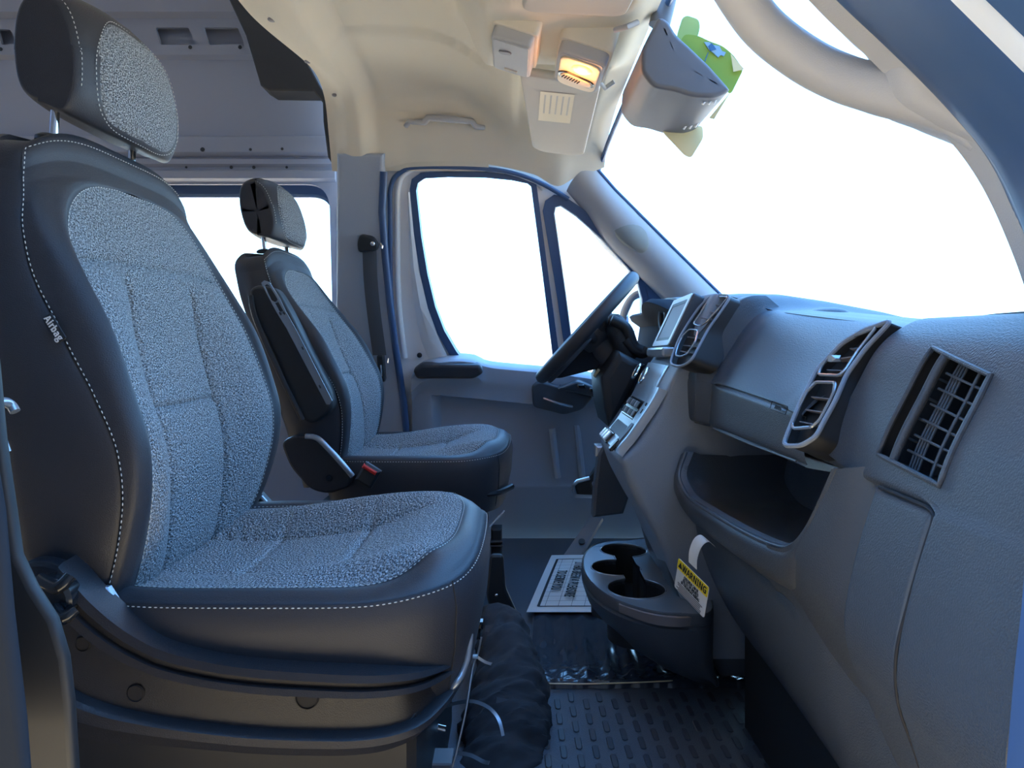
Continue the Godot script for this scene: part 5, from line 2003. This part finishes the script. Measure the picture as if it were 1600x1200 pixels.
func visor_mesh(t: Node3D, z0: float, s: float) -> void:
	# s = -1 mirrors it to the passenger's side; z0 is the van's middle line
	var top := Vector3(0.115, CY + 0.628, 0)
	var q := PackedVector2Array([Vector2(-0.098, 0.155), Vector2(0.098, 0.175), Vector2(0.098, 0.585), Vector2(0.070, 0.60), Vector2(-0.02, 0.60), Vector2(-0.055, 0.57)])
	q = rounded(q, 0.03, 5)
	var loops := []
	for k in [[0.006, 0.004], [0.0, 0.0], [-0.006, -0.001], [-0.012, 0.002], [-0.015, 0.008]]:
		var l := []
		for v in q:
			var c := Vector2(0.02, 0.36)
			var w: Vector2 = v + (c - v).normalized() * k[1]
			var slope: float = -0.060 * smoothstep(0.15, 0.62, w.y) - 0.10 * (w.x)
			l.append(Vector3(top.x + w.x, top.y + k[0] + slope, z0 - s * w.y))
		loops.append(l)
	for k in 12:
		var l := []
		for v in q:
			var c := Vector2(0.02, 0.36)
			var w: Vector2 = c + (v - (v - c).normalized() * 0.008 - c) * (1.0 - (k + 1) / 12.05)
			l.append(Vector3(top.x + w.x, CY + visor_y(w.x, w.y), z0 - s * w.y))
		loops.append(l)
	var sh := Sh.new()
	sh.loft(loops, true, true)
	part(t, "visor_board", sh, M.visor, "", 50)
	sh = Sh.new()
	var y := func(x: float, w: float) -> float: return top.y - 0.016 - 0.060 * smoothstep(0.15, 0.62, w) - 0.10 * x
	sh.tube([Vector3(top.x + 0.085, y.call(0.085, 0.14) - 0.004, z0 - s * 0.135), Vector3(top.x + 0.105, y.call(0.105, 0.16) - 0.008, z0 - s * 0.165), Vector3(top.x + 0.125, y.call(0.125, 0.16) + 0.006, z0 - s * 0.155)], 0.0055, 8)
	part(t, "visor_clip", sh, M.liner_plastic, "", 60)

func overhead() -> void:
	var a := thing("sun_visor", "folded sun visor with printed label, on the driver's side of the headlining", "sun visor", W(0.115, 0.62, 1.85), "sun visors")
	visor_mesh(a, -1.5, 1.0)
	var sh := Sh.new()
	# printed care label on the board
	var lr := []
	for i in 7:
		var r := []
		for j in 11:
			var x := lerpf(-0.045, 0.040, i / 6.0)
			var w := lerpf(0.235, 0.385, j / 10.0)
			r.append(Vector3(0.115 + x, CY + visor_y(x, w) - 0.0016, -1.5 - w))
		lr.append(r)
	sh.grid(lr)
	part(a, "visor_label", sh, M.warm_plastic, "pale printed label", 70)
	for k in 5:
		sh = Sh.new()
		var r0 := []
		var r1 := []
		for j in 9:
			var w := lerpf(0.25, 0.345, j / 8.0)
			var x := -0.034 + 0.015 * k
			r0.append(Vector3(0.115 + x, CY + visor_y(x, w) - 0.0017, -1.5 - w))
			r1.append(Vector3(0.119 + x, CY + visor_y(x + 0.004, w) - 0.0017, -1.5 - w))
		sh.grid([r0, r1])
		part(a, "label_print", sh, M.visor)
	var b := thing("sun_visor", "folded sun visor at the top edge, on the passenger's side of the headlining", "sun visor", W(0.115, 0.62, 1.15), "sun visors")
	visor_mesh(b, -1.5, -1.0)
	# console pods hang from the middle of the headlining, tipped down towards the windscreen
	var m := thing("microphone_pod", "square tan overhead pod with a small oval opening, rearmost of the two", "overhead pod", W(0.005, 0.63, 1.50), "overhead pods")
	var mx := pod(m, Vector3(0.003, CY + 0.612, -1.495), Vector3(0.086, 0.034, 0.165), 0.012)
	sh = Sh.new()
	var el := PackedVector2Array()
	for v in circle2(Vector2.ZERO, 0.0075, 20): el.append(v + Vector2(0.007 * signf(v.x), 0))
	sh.pad(el, mx * Transform3D(Basis(Vector3.BACK, 0.35), Vector3(-0.012, 0.03, 0)), -0.001, 0.003, 0.001)
	part(m, "pod_opening", sh, M.grey_trim, "small oval opening")
	sh = Sh.new()
	sh.pad(rect2(0.030, 0.010, 0.002), mx * Transform3D(Basis(), Vector3(0.0, -0.06, 0)), -0.001, 0.002, 0.001)
	part(m, "pod_slot", sh, M.visor)
	var l := thing("reading_lamp", "lit overhead reading lamp with ribbed oval switch, nearer the windscreen", "lamp", W(0.15, 0.62, 1.53), "overhead pods")
	var lx := pod(l, Vector3(0.149, CY + 0.592, -1.525), Vector3(0.104, 0.034, 0.170), 0.020)
	sh = Sh.new()
	sh.pad(rounded(PackedVector2Array([Vector2(-0.044, -0.072), Vector2(0.044, -0.078), Vector2(0.044, 0.072), Vector2(-0.044, 0.078)]), 0.026, 5), lx, -0.001, 0.004, 0.003, 2)
	part(l, "lens", sh, M.warm_plastic, "cream lens plate")
	sh = Sh.new()
	sh.ball(lx * Vector3(0.006, 0.038, 0.002), Vector3(0.024, 0.0075, 0.026), 10, lx.basis * Basis(Vector3.RIGHT, PI / 2))
	part(l, "bulb_glow", sh, M.lamp, "glowing bulb window", 60)
	var om := OmniLight3D.new()
	om.name = "bulb_light"
	om.light_color = Color(1.0, 0.66, 0.36)
	om.light_energy = 0.010
	om.light_size = 0.02
	om.omni_range = 4.0
	om.omni_attenuation = 2.0
	om.shadow_enabled = true
	om.position = lx * Vector3(0.006, 0.038, 0.022) - base_of(l)
	l.add_child(om)
	sh = Sh.new()
	var sw := PackedVector2Array()
	for v in circle2(Vector2.ZERO, 0.021, 24): sw.append(v + Vector2(0.022 * signf(v.x), 0))
	var sx := lx * Transform3D(Basis(Vector3.BACK, -0.30), Vector3(-0.002, -0.018, 0.003))
	sh.pad(sw, sx, -0.002, 0.004, 0.002, 2)
	var s := part(l, "switch_ring", sh, M.gloss, "dark oval switch")
	sh = Sh.new()
	var sw2 := PackedVector2Array()
	for v in circle2(Vector2.ZERO, 0.0165, 24): sw2.append(v + Vector2(0.020 * signf(v.x), 0))
	sh.pad(sw2, sx, 0.003, 0.006, 0.002, 2)
	part(s, "switch_plate", sh, M.warm_plastic)
	for k in 7:
		sh = Sh.new()
		sh.box(sx * Vector3(-0.030 + 0.0062 * k, 0.001, 0.0068), Vector3(0.0026, 0.016, 0.002), 0.0006, sx.basis)
		part(s, "switch_rib", sh, M.ink)
	# driver's handle moulded over the door
	var h := thing("grab_handle", "slim tan grab handle in the headlining over the driver's door", "grab handle", P(697, 188, 2.25))
	var ends := []
	var back := []
	for i in 21:
		var f := i / 20.0
		var px := lerpf(634, 756, f)
		var py := 195 - 14 * sin(PI * f) + 3 * f
		var best := liner_at(px, py)
		ends.append(best + Vector3(0, -0.012, 0.026) * pow(sin(PI * f), 0.5))
		back.append(best + Vector3(0, 0.002, 0.002))
	sh = Sh.new()
	var rr := []
	for i in 21: rr.append(0.0075 + 0.0035 * sin(PI * i / 20.0))
	sh.tube(ends, rr, 12)
	part(h, "bar", sh, M.liner_plastic, "", 60)

func liner_at(px: float, py: float) -> Vector3:
	var best := Vector3.ZERO
	var bd := 1e9
	for i in 60:
		var t := i / 59.0 * 0.5
		var lo := -0.6
		var hi := 0.29
		for k in 14:
			var x := (lo + hi) / 2
			var v := liner_point(x, t)
			if 800 + v.x * F / -v.z < px: lo = x
			else: hi = x
		var v := liner_point((lo + hi) / 2, t)
		var e := absf(530 - (v.y - CY) * F / -v.z - py) + absf(800 + v.x * F / -v.z - px)
		if e < bd:
			bd = e
			best = v
	return best

func pod(t: Node3D, c: Vector3, size: Vector3, r: float) -> Transform3D:
	var sh := Sh.new()
	var xf := Transform3D(Basis(Vector3.BACK, -0.30) * Basis(Vector3(1, 0, 0), Vector3(0, 0, 1), Vector3(0, -1, 0)), c)
	sh.pad(rounded(rect2(size.x, size.z), r, 5), xf, -size.y / 2 - 0.03, size.y / 2, 0.006, 3)
	var b := part(t, "housing", sh, M.liner_plastic, "", 40)
	sh = Sh.new()
	sh.pad(rounded(rect2(size.x + 0.012, size.z + 0.012), r, 5), xf, -size.y / 2 - 0.05, -size.y / 2 + 0.008, 0.004, 2)
	part(t, "collar", sh, M.liner, "", 40)
	sh = Sh.new()
	sh.pad(rounded(rect2(size.x - 0.010, size.z - 0.012), r * 0.8, 5), xf, size.y / 2 - 0.002, size.y / 2 + 0.002, 0.0015, 2)
	part(b, "face", sh, M.liner_plastic, "", 40)
	return xf * Transform3D(Basis(), Vector3(0, 0, size.y / 2 + 0.002))

func mirror() -> void:
	var t := thing("mirror_housing", "grey rounded mirror housing hanging at the top of the windscreen", "mirror", P(1070, 120, 1.46))
	var sh := Sh.new()
	var ol := flatpoly([[1030, 24], [1044, 30], [1058, 54], [1072, 66], [1108, 100], [1144, 141], [1118, 152], [1084, 150], [1052, 140], [1022, 136], [1002, 112], [1004, 74]], 1.37)
	ol = smooth2(rounded(ol, 0.012, 2), 60)
	sh.pad(ol, flat_xf(1.37), -0.26, 0.0, 0.009, 4)
	var b := part(t, "shell", sh, M.mirror_shell, "", 60)
	for q in [[1098, 163, 1106, 152, 1.40], [1107, 163, 1115, 152, 1.40], [1115, 162, 1121, 152, 1.40], [1068, 202, 1074, 194, 1.56], [1077, 201, 1083, 193, 1.56], [1086, 199, 1091, 192, 1.56]]:
		sh = Sh.new()
		sh.tube([P(q[0], q[1], q[4]), P(q[2], q[3], q[4])], 0.0026, 6)
		part(b, "slit", sh, M.paint)
	sh = Sh.new()
	sh.tube(PL([[1030, 40, 1.45], [1040, 0, 1.45], [1036, -14, 1.45]]), 0.022, 14)
	part(t, "stem", sh, M.mirror_shell)
	var c := thing("paper_card", "green and cream printed card wrapped behind the mirror housing", "card", P(1120, 120, 1.40))
	var g := Sh.new()
	g.plate(rounded(flatpoly([[1062, 66], [1070, 53], [1092, 56], [1108, 64], [1130, 72], [1146, 86], [1162, 108], [1142, 148], [1100, 110]], 1.40), 0.008, 3), [], flat_xf(1.40), -0.002, 0.0)
	part(c, "green_face", g, M.green, "green printed face")
	g = Sh.new()
	g.plate(rounded(flatpoly([[1056, 60], [1066, 28], [1073, 24], [1092, 30], [1094, 42], [1090, 60], [1072, 80]], 1.43), 0.012, 3), [], flat_xf(1.43), -0.002, 0.0)
	part(c, "top_tab", g, M.pale_green, "pale green tab")
	g = Sh.new()
	g.plate(flatpoly([[1142, 84], [1163, 108], [1146, 112]], 1.395), [], flat_xf(1.395), -0.002, 0.0)
	part(c, "cream_back", g, M.beige, "cream back")
	g = Sh.new()
	g.plate(flatpoly([[1144, 140], [1150, 130], [1116, 186], [1108, 184]], 1.43), [], flat_xf(1.43), -0.002, 0.0)
	part(c, "cream_back", g, M.beige, "cream back")
	g = Sh.new()
	g.plate(rounded(flatpoly([[1034, 205], [1098, 196], [1099, 216], [1080, 247], [1070, 243]], 1.61), 0.008, 3), [], flat_xf(1.61), -0.002, 0.0)
	part(c, "cream_back", g, M.beige, "cream back")
	g = Sh.new()
	g.plate(flatpoly([[1100, 66], [1108, 66], [1112, 70], [1124, 72], [1128, 80], [1134, 82], [1131, 88], [1126, 86], [1122, 90], [1116, 84], [1108, 78]], 1.398), [], flat_xf(1.398), -0.001, 0.001)
	part(c, "flower_print", g, M.sky_print, "pale blue flower print")
	g = Sh.new()
	g.plate(flatpoly([[1107, 72], [1112, 67], [1119, 77], [1110, 80]], 1.396), [], flat_xf(1.396), -0.001, 0.001)
	part(c, "petal_print", g, M.blue_print, "blue petal print")
	g = Sh.new()
	g.plate(flatpoly([[1106, 82], [1107, 82], [1102, 96], [1101, 95]], 1.396), [], flat_xf(1.396), -0.001, 0.001)
	part(c, "stem_print", g, M.blue_print, "blue stem print")

func papers() -> void:
	# printed paper mat on the floor
	var o := W(0.036, -0.694, 1.75)
	var u := Vector3(0.37, 0, 0.0)          # along the near edge
	var v := Vector3(0.088, 0.0, -0.455)   # away along the left edge
	var H := func(a: float, b: float, lift := 0.0) -> Vector3:
		return o + u * a + v * b + Vector3(0, lift + 0.016 + 0.006 * sin(a * 3.0 + 0.5) * sin(b * 2.6), 0)
	var t := thing("paper_mat", "white paper floor mat with printed message, beside the cup holders", "paper mat", o + (u + v) / 2)
	var rows := []
	var low := []
	for i in 15:
		var r := []
		var r2 := []
		for j in 15:
			var b := j / 14.0
			r.append(H.call(i / 14.0, b))
			r2.append(H.call(i / 14.0, b, -0.0008))
		rows.append(r)
		low.append(r2)
	var sh := Sh.new()
	sh.grid(rows)
	sh.grid(low)
	sh.grid([rows[0], low[0]])
	var p := part(t, "sheet", sh, M.paper, "", 60)
	var strip := func(a0: float, b0: float, a1: float, b1: float, wa: float, wb: float, s: Sh) -> void:
		var l0 := []
		var l1 := []
		for k in 13:
			var f := k / 12.0
			var a := lerpf(a0, a1, f)
			var b := lerpf(b0, b1, f)
			l0.append(H.call(a - wa, b - wb, 0.0006))
			l1.append(H.call(a + wa, b + wb, 0.0006))
		s.grid([l0, l1])
	sh = Sh.new()
	strip.call(0.065, 0.075, 0.065, 0.90, 0.010, 0.0, sh)
	strip.call(0.06, 0.075, 0.95, 0.075, 0.0, 0.006, sh)
	strip.call(0.06, 0.90, 0.95, 0.90, 0.0, 0.006, sh)
	part(p, "border", sh, M.ink, "black printed border")
	sh = Sh.new()
	for k in 11: strip.call(0.065, 0.15 + 0.0682 * k, 0.95, 0.15 + 0.0682 * k, 0.0, 0.0011, sh)
	for k in 9: strip.call(0.11 + 0.09 * k, 0.075, 0.11 + 0.09 * k, 0.90, 0.0012, 0.0, sh)
	part(p, "rule", sh, M.ink, "thin printed rules")
	var down := -v
	var upv := Vector3(1, 0, 0.19)
	lettering(p, "IT HAS BEEN A PLEASURE", 0.038, H.call(0.262, 0.48, 0.004), down, upv, M.ink).scale = Vector3(0.64, 1, 1)
	lettering(p, "TO SERVE YOU", 0.038, H.call(0.148, 0.46, 0.004), down, upv, M.ink).scale = Vector3(0.64, 1, 1)
	# rubber mats still in their plastic bag
	var b := thing("mat_bag", "dark rubber mats in a shiny clear plastic bag, under the paper mat", "bag", W(0.30, -0.69, 1.6))
	sh = Sh.new()
	sh.pad(rounded(PackedVector2Array([Vector2(0.036, 1.415), Vector2(0.50, 1.43), Vector2(0.50, 1.95), Vector2(0.06, 1.95)]), 0.02, 3), Transform3D(Basis(Vector3(1, 0, 0), Vector3(0, 0, -1), Vector3(0, 1, 0)), Vector3(0, CY, 0)), -0.699, -0.690, 0.002)
	part(b, "mats", sh, M.rubber, "stack of dark mats")
	var noise := FastNoiseLite.new()
	noise.seed = 5
	noise.frequency = 9.0
	noise.fractal_octaves = 3
	rows = []
	for i in 111:
		var r := []
		for j in 91:
			var x := lerpf(0.034, 0.50, i / 110.0)
			var d := lerpf(1.409, 1.80, j / 90.0)
			var y := -0.6855
			y += 0.0026 * sin(x * TAU / 0.047) * smoothstep(1.41, 1.45, d)
			y += 0.0018 * noise.get_noise_2d(x * 2.5, d * 0.5) + 0.0028 * absf(noise.get_noise_2d(x * 5.0 + 7, d * 3.0)) * smoothstep(1.52, 1.42, d)
			if j == 0: y = -0.699
			if j == 1: y -= 0.006
			r.append(W(x + 0.025 * (d - 1.41) / 0.4, y, d + 0.004 * noise.get_noise_2d(x * 3.0, 2.0)))
		rows.append(r)
	sh = Sh.new()
	sh.grid(rows)
	part(b, "plastic_film", sh, M.film, "creased shiny plastic film", 60)
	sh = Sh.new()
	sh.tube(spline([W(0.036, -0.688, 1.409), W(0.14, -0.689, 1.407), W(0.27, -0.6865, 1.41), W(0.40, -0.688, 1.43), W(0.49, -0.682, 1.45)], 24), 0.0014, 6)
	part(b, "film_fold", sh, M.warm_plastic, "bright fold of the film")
	# warning tag on its paper strap
	var w := thing("warning_tag", "yellow and white warning tag hanging from the glovebox on a white strap", "tag", P(1083, 920, 1.16))
	var c0 := P(1061, 872, 1.175)
	var c1 := P(1108, 918, 1.085)
	var ux := c1 - c0
	var dn := P(1058, 918, 1.175) - c0
	var nrm := Vector3.ZERO
	nrm = ux.cross(-dn).normalized()
	var wd := ux.length()
	var ht := (P(1105, 970, 1.085) - c1).length()
	var xf := frame(c0, ux, -dn)
	sh = Sh.new()
	sh.pad(rounded(PackedVector2Array([Vector2(0, 0), Vector2(wd, 0), Vector2(wd, -ht), Vector2(0, -ht)]), 0.004, 3), xf, -0.0006, 0.0006, 0.0)
	var card := part(w, "card", sh, M.paper)
	sh = Sh.new()
	sh.pad(rounded(PackedVector2Array([Vector2(0, 0.0), Vector2(wd, 0), Vector2(wd, -0.33 * ht), Vector2(0, -0.33 * ht)]), 0.002, 3), xf, 0.0004, 0.0012, 0.0)
	part(card, "header", sh, M.yellow, "yellow header")
	lettering(card, "WARNING", 0.0155, xf * Vector3(wd * 0.57, -0.165 * ht, 0.0014), ux, xf.basis.y, M.ink)
	sh = Sh.new()
	sh.plate(PackedVector2Array([Vector2(wd * 0.04, -0.25 * ht), Vector2(wd * 0.17, -0.25 * ht), Vector2(wd * 0.105, -0.06 * ht)]), [], xf, 0.0011, 0.0017)
	part(card, "warning_sign", sh, M.ink, "black warning triangle")
	var ly := -0.42
	for s in [["CHILDREN CAN BE", 0.0068], ["KILLED OR INJURED", 0.0068], ["BY PASSENGER AIRBAG", 0.0068]]:
		lettering(card, s[0], s[1], xf * Vector3(wd * 0.5, ly * ht, 0.0009), ux, xf.basis.y, M.ink, false, false).scale = Vector3(0.82, 1, 1)
		ly -= 0.115
	sh = Sh.new()
	for k in 5: sh.box(xf * Vector3(wd * (0.5 - 0.02 * (k % 2)), (ly + 0.02 - 0.055 * k) * ht, 0.0007), Vector3(wd * (0.82 - 0.06 * (k % 3)), 0.0016, 0.0004), 0.0, xf.basis)
	part(card, "small_print", sh, M.grey_trim, "rows of small print")
	sh = Sh.new()
	var sp: Array = spline([P(1082, 884, 1.135), P(1083, 866, 1.135), P(1090, 848, 1.13), P(1101, 841, 1.125), P(1112, 850, 1.12)], 24)
	var sr := []
	for q in sp: sr.append([q + ux.normalized() * 0.0125, q - ux.normalized() * 0.0125])
	sh.grid(sr)
	var sr2 := []
	for q in sr: sr2.append([q[0] + Vector3(0.0007, -0.0003, 0), q[1] + Vector3(0.0007, -0.0003, 0)])
	sh.grid(sr2)
	part(w, "strap", sh, M.paper, "white paper strap", 60)
	# pale strip with a hole in the footwell
	sh = Sh.new()
	var A := [W(0.170, -0.695, 2.20), W(0.235, -0.695, 2.22), W(0.345, -0.55, 2.34), W(0.262, -0.55, 2.32)]
	A = PL([[880, 868, 2.24], [908, 866, 2.24], [941, 809, 2.36], [922, 808, 2.36]])
	var B := []
	for q in A: B.append(q + Vector3(0.004, -0.01, -0.004))
	sh.loft([A, B])
	var st := struct("trim_9", "pale painted metal strip with a round hole in the driver's footwell", "strip", sh, M.grey_trim)
	sh = Sh.new()
	var hx := frame(P(909, 846, 2.277), A[1] - A[0], A[3] - A[0])
	sh.lathe([Vector2(0.0105, 0), Vector2(0.0105, 0.002), Vector2(0.0005, 0.002)], Transform3D(hx.basis * Basis(Vector3.RIGHT, PI / 2), hx.origin), 20)
	part(st, "hole", sh, M.black, "dark hole")

func belts() -> void:
	var t := thing("seat_belt", "dark seat belt hanging from its guide on the driver's door pillar", "seat belt", far3(585, 480, 0.06))
	var sh := Sh.new()
	var l := spline([far3(584, 385, 0.074), far3(586, 430, 0.078), far3(591, 480, 0.080), far3(600, 545, 0.084)], 20)
	var r0 := []
	for q in l: r0.append([q + Vector3(-0.022, 0, 0.002), q + Vector3(0, 0, 0.004), q + Vector3(0.022, 0, -0.002)])
	sh.grid(r0)
	var r1 := []
	for q in l: r1.append([q + Vector3(-0.022, 0, 0.0), q + Vector3(0, 0, 0.002), q + Vector3(0.022, 0, -0.004)])
	sh.grid(r1)
	part(t, "webbing", sh, M.belt, "", 60)
	sh = Sh.new()
	sh.pad(rounded(farpoly([[566, 376], [570, 362], [590, 366], [598, 378], [596, 388], [568, 390]]), 0.012, 3), far_xf(), 0.055, 0.085, 0.006, 2)
	var g := part(t, "belt_guide", sh, M.black)
	sh = Sh.new()
	sh.ball(far3(590, 376, 0.088), Vector3(0.008, 0.008, 0.006), 8)
	sh.tube(PL([[594, 380, 2.19], [597, 384, 2.19], [596, 388, 2.19]]), 0.004, 8)
	part(g, "guide_bolt", sh, M.chrome, "bright bolt")
	sh = Sh.new()
	sh.pad(rounded(farpoly([[596, 545], [606, 545], [609, 585], [598, 585]]), 0.006, 3), far_xf(), 0.06, 0.09, 0.004)
	var tg := part(t, "belt_tongue", sh, M.black)
	sh = Sh.new()
	sh.tube([far3(603, 558, 0.095), far3(604, 575, 0.095)], 0.003, 6)
	sh.tube([far3(615, 548, 0.095), far3(614, 555, 0.095)], 0.003, 6)
	part(tg, "bright_edge", sh, M.chrome)

func loom() -> void:
	# strapped bundle beside the seat
	var t := thing("jack_pouch", "black cloth bundle bound with pale cable ties, on the floor beside the passenger seat", "bundle", W(-0.03, -0.70, 1.2))
	var st := [[776, 960, 30, 1.50], [785, 985, 40, 1.46], [790, 1020, 46, 1.40], [796, 1060, 54, 1.35], [795, 1100, 66, 1.30], [790, 1140, 70, 1.26], [786, 1180, 72, 1.22], [782, 1230, 76, 1.18], [778, 1300, 76, 1.12]]
	var noise := FastNoiseLite.new()
	noise.seed = 11
	noise.frequency = 2.4
	noise.fractal_octaves = 3
	var cs := []
	for q in st: cs.append(P(q[0], q[1], q[3]))
	var rs := []
	for q in st: rs.append(Vector2(q[2] * q[3] / F, 0))
	cs = spline(cs, 90)
	rs = spline(rs, 90)
	var loops := []
	for i in 90:
		var f := i / 89.0
		var pinch := 1.0 - 0.10 * (gauss(f - 0.18, 0.025) + gauss(f - 0.50, 0.03) + gauss(f - 0.78, 0.03))
		if f < 0.05: pinch *= sqrt(f / 0.05 + 0.05)
		var ring := []
		for k in 40:
			var a := TAU * k / 40
			var n := noise.get_noise_3d(cos(a) * 0.9 + f * 4.0, sin(a) * 0.9, f * 3.0) * 0.16
			var r: float = rs[i].x * pinch * (1.0 + n)
			ring.append(cs[i] + Vector3(cos(a) * r, sin(a) * r * 0.9, sin(a) * r * 0.35))
		loops.append(ring)
	var sh := Sh.new()
	sh.loft(loops)
	var b := part(t, "pouch", sh, M.cloth, "", 65)
	var ties := [[[[745, 1026], [757, 1034], [768, 1038]], 1.33], [[[693, 1104], [716, 1098], [740, 1096], [764, 1106], [779, 1124], [786, 1150]], 1.19], [[[713, 1176], [735, 1180], [755, 1190], [764, 1192]], 1.10]]
	for q in ties:
		var l := []
		for i in q[0].size(): l.append(P(q[0][i][0], q[0][i][1], q[1] - 0.014 * i))
		l = spline(l, 26)
		sh = Sh.new()
		sh.sweep(l, [Vector2(-0.0028, -0.0006), Vector2(0.0028, -0.0006), Vector2(0.0028, 0.0006), Vector2(-0.0028, 0.0006)], Vector3(0.3, 0.5, 0.8))
		part(t, "cable_tie", sh, M.satin, "pale cable tie")
	sh = Sh.new()
	var wl := []
	for q in [[758, 985, 1.40], [786, 984, 1.395], [800, 1000, 1.40]]: wl.append(P(q[0], q[1], q[2]))
	sh.sweep(spline(wl, 16), [Vector2(-0.009, -0.0008), Vector2(0.009, -0.0008), Vector2(0.009, 0.0008), Vector2(-0.009, 0.0008)], Vector3(0, 0.5, 0.8))
	part(t, "webbing_strap", sh, M.belt)
	sh = Sh.new()
	wl = []
	for q in [[775, 1098, 1.225], [800, 1104, 1.225], [828, 1122, 1.235]]: wl.append(P(q[0], q[1], q[2]))
	sh.sweep(spline(wl, 16), [Vector2(-0.009, -0.0008), Vector2(0.009, -0.0008), Vector2(0.009, 0.0008), Vector2(-0.009, 0.0008)], Vector3(0, 0.5, 0.8))
	part(t, "webbing_strap", sh, M.belt)
	var c := thing("metal_cable", "thin bright cable running down the front of the passenger seat base", "cable", P(730, 1100, 1.12))
	sh = Sh.new()
	sh.tube(spline(PL([[752, 995, 1.16], [747, 1020, 1.15], [739, 1042, 1.14], [728, 1110, 1.10], [712, 1180, 1.07], [702, 1216, 1.06]]), 30), 0.0022, 8)
	part(c, "wire", sh, M.steel)
	sh = Sh.new()
	sh.box(P(742, 1026, 1.14), Vector3(0.009, 0.006, 0.006), 0.0015)
	part(c, "clip", sh, M.paper)
	sh = Sh.new()
	sh.box(P(748, 975, 1.15), Vector3(0.014, 0.012, 0.02), 0.003)
	sh.box(P(745, 988, 1.15), Vector3(0.012, 0.018, 0.02), 0.003)
	part(c, "latch", sh, M.gloss)
	var k := thing("slide_bracket", "black bracket standing between the seats in front of the paper mat", "bracket", P(775, 930, 1.55))
	sh = Sh.new()
	sh.pad(rounded(flatpoly([[766, 868], [786, 868], [790, 920], [812, 968], [806, 976], [770, 972], [760, 930]], 1.55), 0.008, 3), flat_xf(1.55), -0.02, 0.0, 0.004)
	part(k, "plate", sh, M.black)
	sh = Sh.new()
	sh.ball(P(776, 930, 1.545), Vector3(0.004, 0.004, 0.004), 8)
	part(k, "bolt", sh, M.chrome)
	sh = Sh.new()
	sh.box(P(806, 966, 1.57), Vector3(0.006, 0.012, 0.006), 0.002)
	part(k, "clip", sh, M.warm_plastic)

func outside() -> void:
	var t := thing("side_mirror", "black exterior mirror seen through the driver's quarter window", "side mirror", P(995, 495, 2.62))
	var sh := Sh.new()
	var l := smooth2(flatpoly([[972, 560], [971, 500], [978, 474], [992, 456], [1012, 450], [1040, 456], [1048, 500], [1040, 560], [1000, 580]], 2.64), 40)
	sh.pad(l, flat_xf(2.66), -0.05, 0.02, 0.012, 3)
	part(t, "mirror_shell", sh, M.matt, "", 50)
	sh = Sh.new()
	sh.pad(smooth2(flatpoly([[980, 555], [979, 505], [986, 480], [998, 466], [1030, 466], [1036, 510], [1030, 560]], 2.62), 30), flat_xf(2.62), -0.028, -0.018, 0.002)
	part(t, "mirror_glass", sh, M.mirror, "pale reflecting glass")

# ---------------------------------------------------------------- scene
func _ready() -> void:
	var cam := Camera3D.new()
	cam.name = "camera"
	cam.projection = Camera3D.PROJECTION_FRUSTUM
	cam.near = 0.05
	cam.far = 400.0
	cam.size = 0.05 * 1200.0 / F
	cam.frustum_offset = Vector2(0, -0.05 * 70.0 / F)
	cam.position = Vector3(0, CY, 0)
	add_child(cam)
	cam.current = true
	var we := WorldEnvironment.new()
	we.name = "environment"
	var env := Environment.new()
	env.background_mode = Environment.BG_SKY
	var sky := Sky.new()
	var sm := ProceduralSkyMaterial.new()
	sm.sky_top_color = Color(0.42, 0.69, 1.0)
	sm.sky_horizon_color = Color(0.66, 0.87, 1.0)
	sm.sky_curve = 0.25
	sm.ground_bottom_color = Color(0.70, 0.66, 0.60)
	sm.ground_horizon_color = Color(0.80, 0.78, 0.74)
	sm.sky_energy_multiplier = 1.0
	sm.sun_angle_max = 1.0
	sky.sky_material = sm
	env.sky = sky
	env.background_energy_multiplier = 4.5
	env.tonemap_mode = Environment.TONE_MAPPER_LINEAR
	env.tonemap_exposure = 1.7
	env.sdfgi_enabled = true
	env.ssao_enabled = true
	env.ssil_enabled = true
	we.environment = env
	add_child(we)
	var sun := DirectionalLight3D.new()
	sun.name = "sun"
	sun.light_color = Color(1.0, 0.89, 0.68)
	sun.light_energy = 5.0
	sun.light_angular_distance = 0.6
	sun.shadow_enabled = true
	add_child(sun)
	sun.look_at_from_position(Vector3(-8, 9, -1.0), Vector3.ZERO)
	materials()
	var g := Sh.new()
	g.quad(Vector3(-200, -0.55, -200), Vector3(200, -0.55, -200), Vector3(200, -0.55, 200), Vector3(-200, -0.55, 200))
	struct("ground", "sunlit pale ground outside the van", "ground", g, M.ground)
	g = Sh.new()
	g.box(Vector3(0, 2.0, 1.5), Vector3(14, 5.1, 0.2), 0.02)  # unseen wall behind the eye, added to keep light off the door side
	struct("wall_added_shade", "added unseen yard wall beside the open passenger door", "wall", g, M.shading)
	shell()
	things()
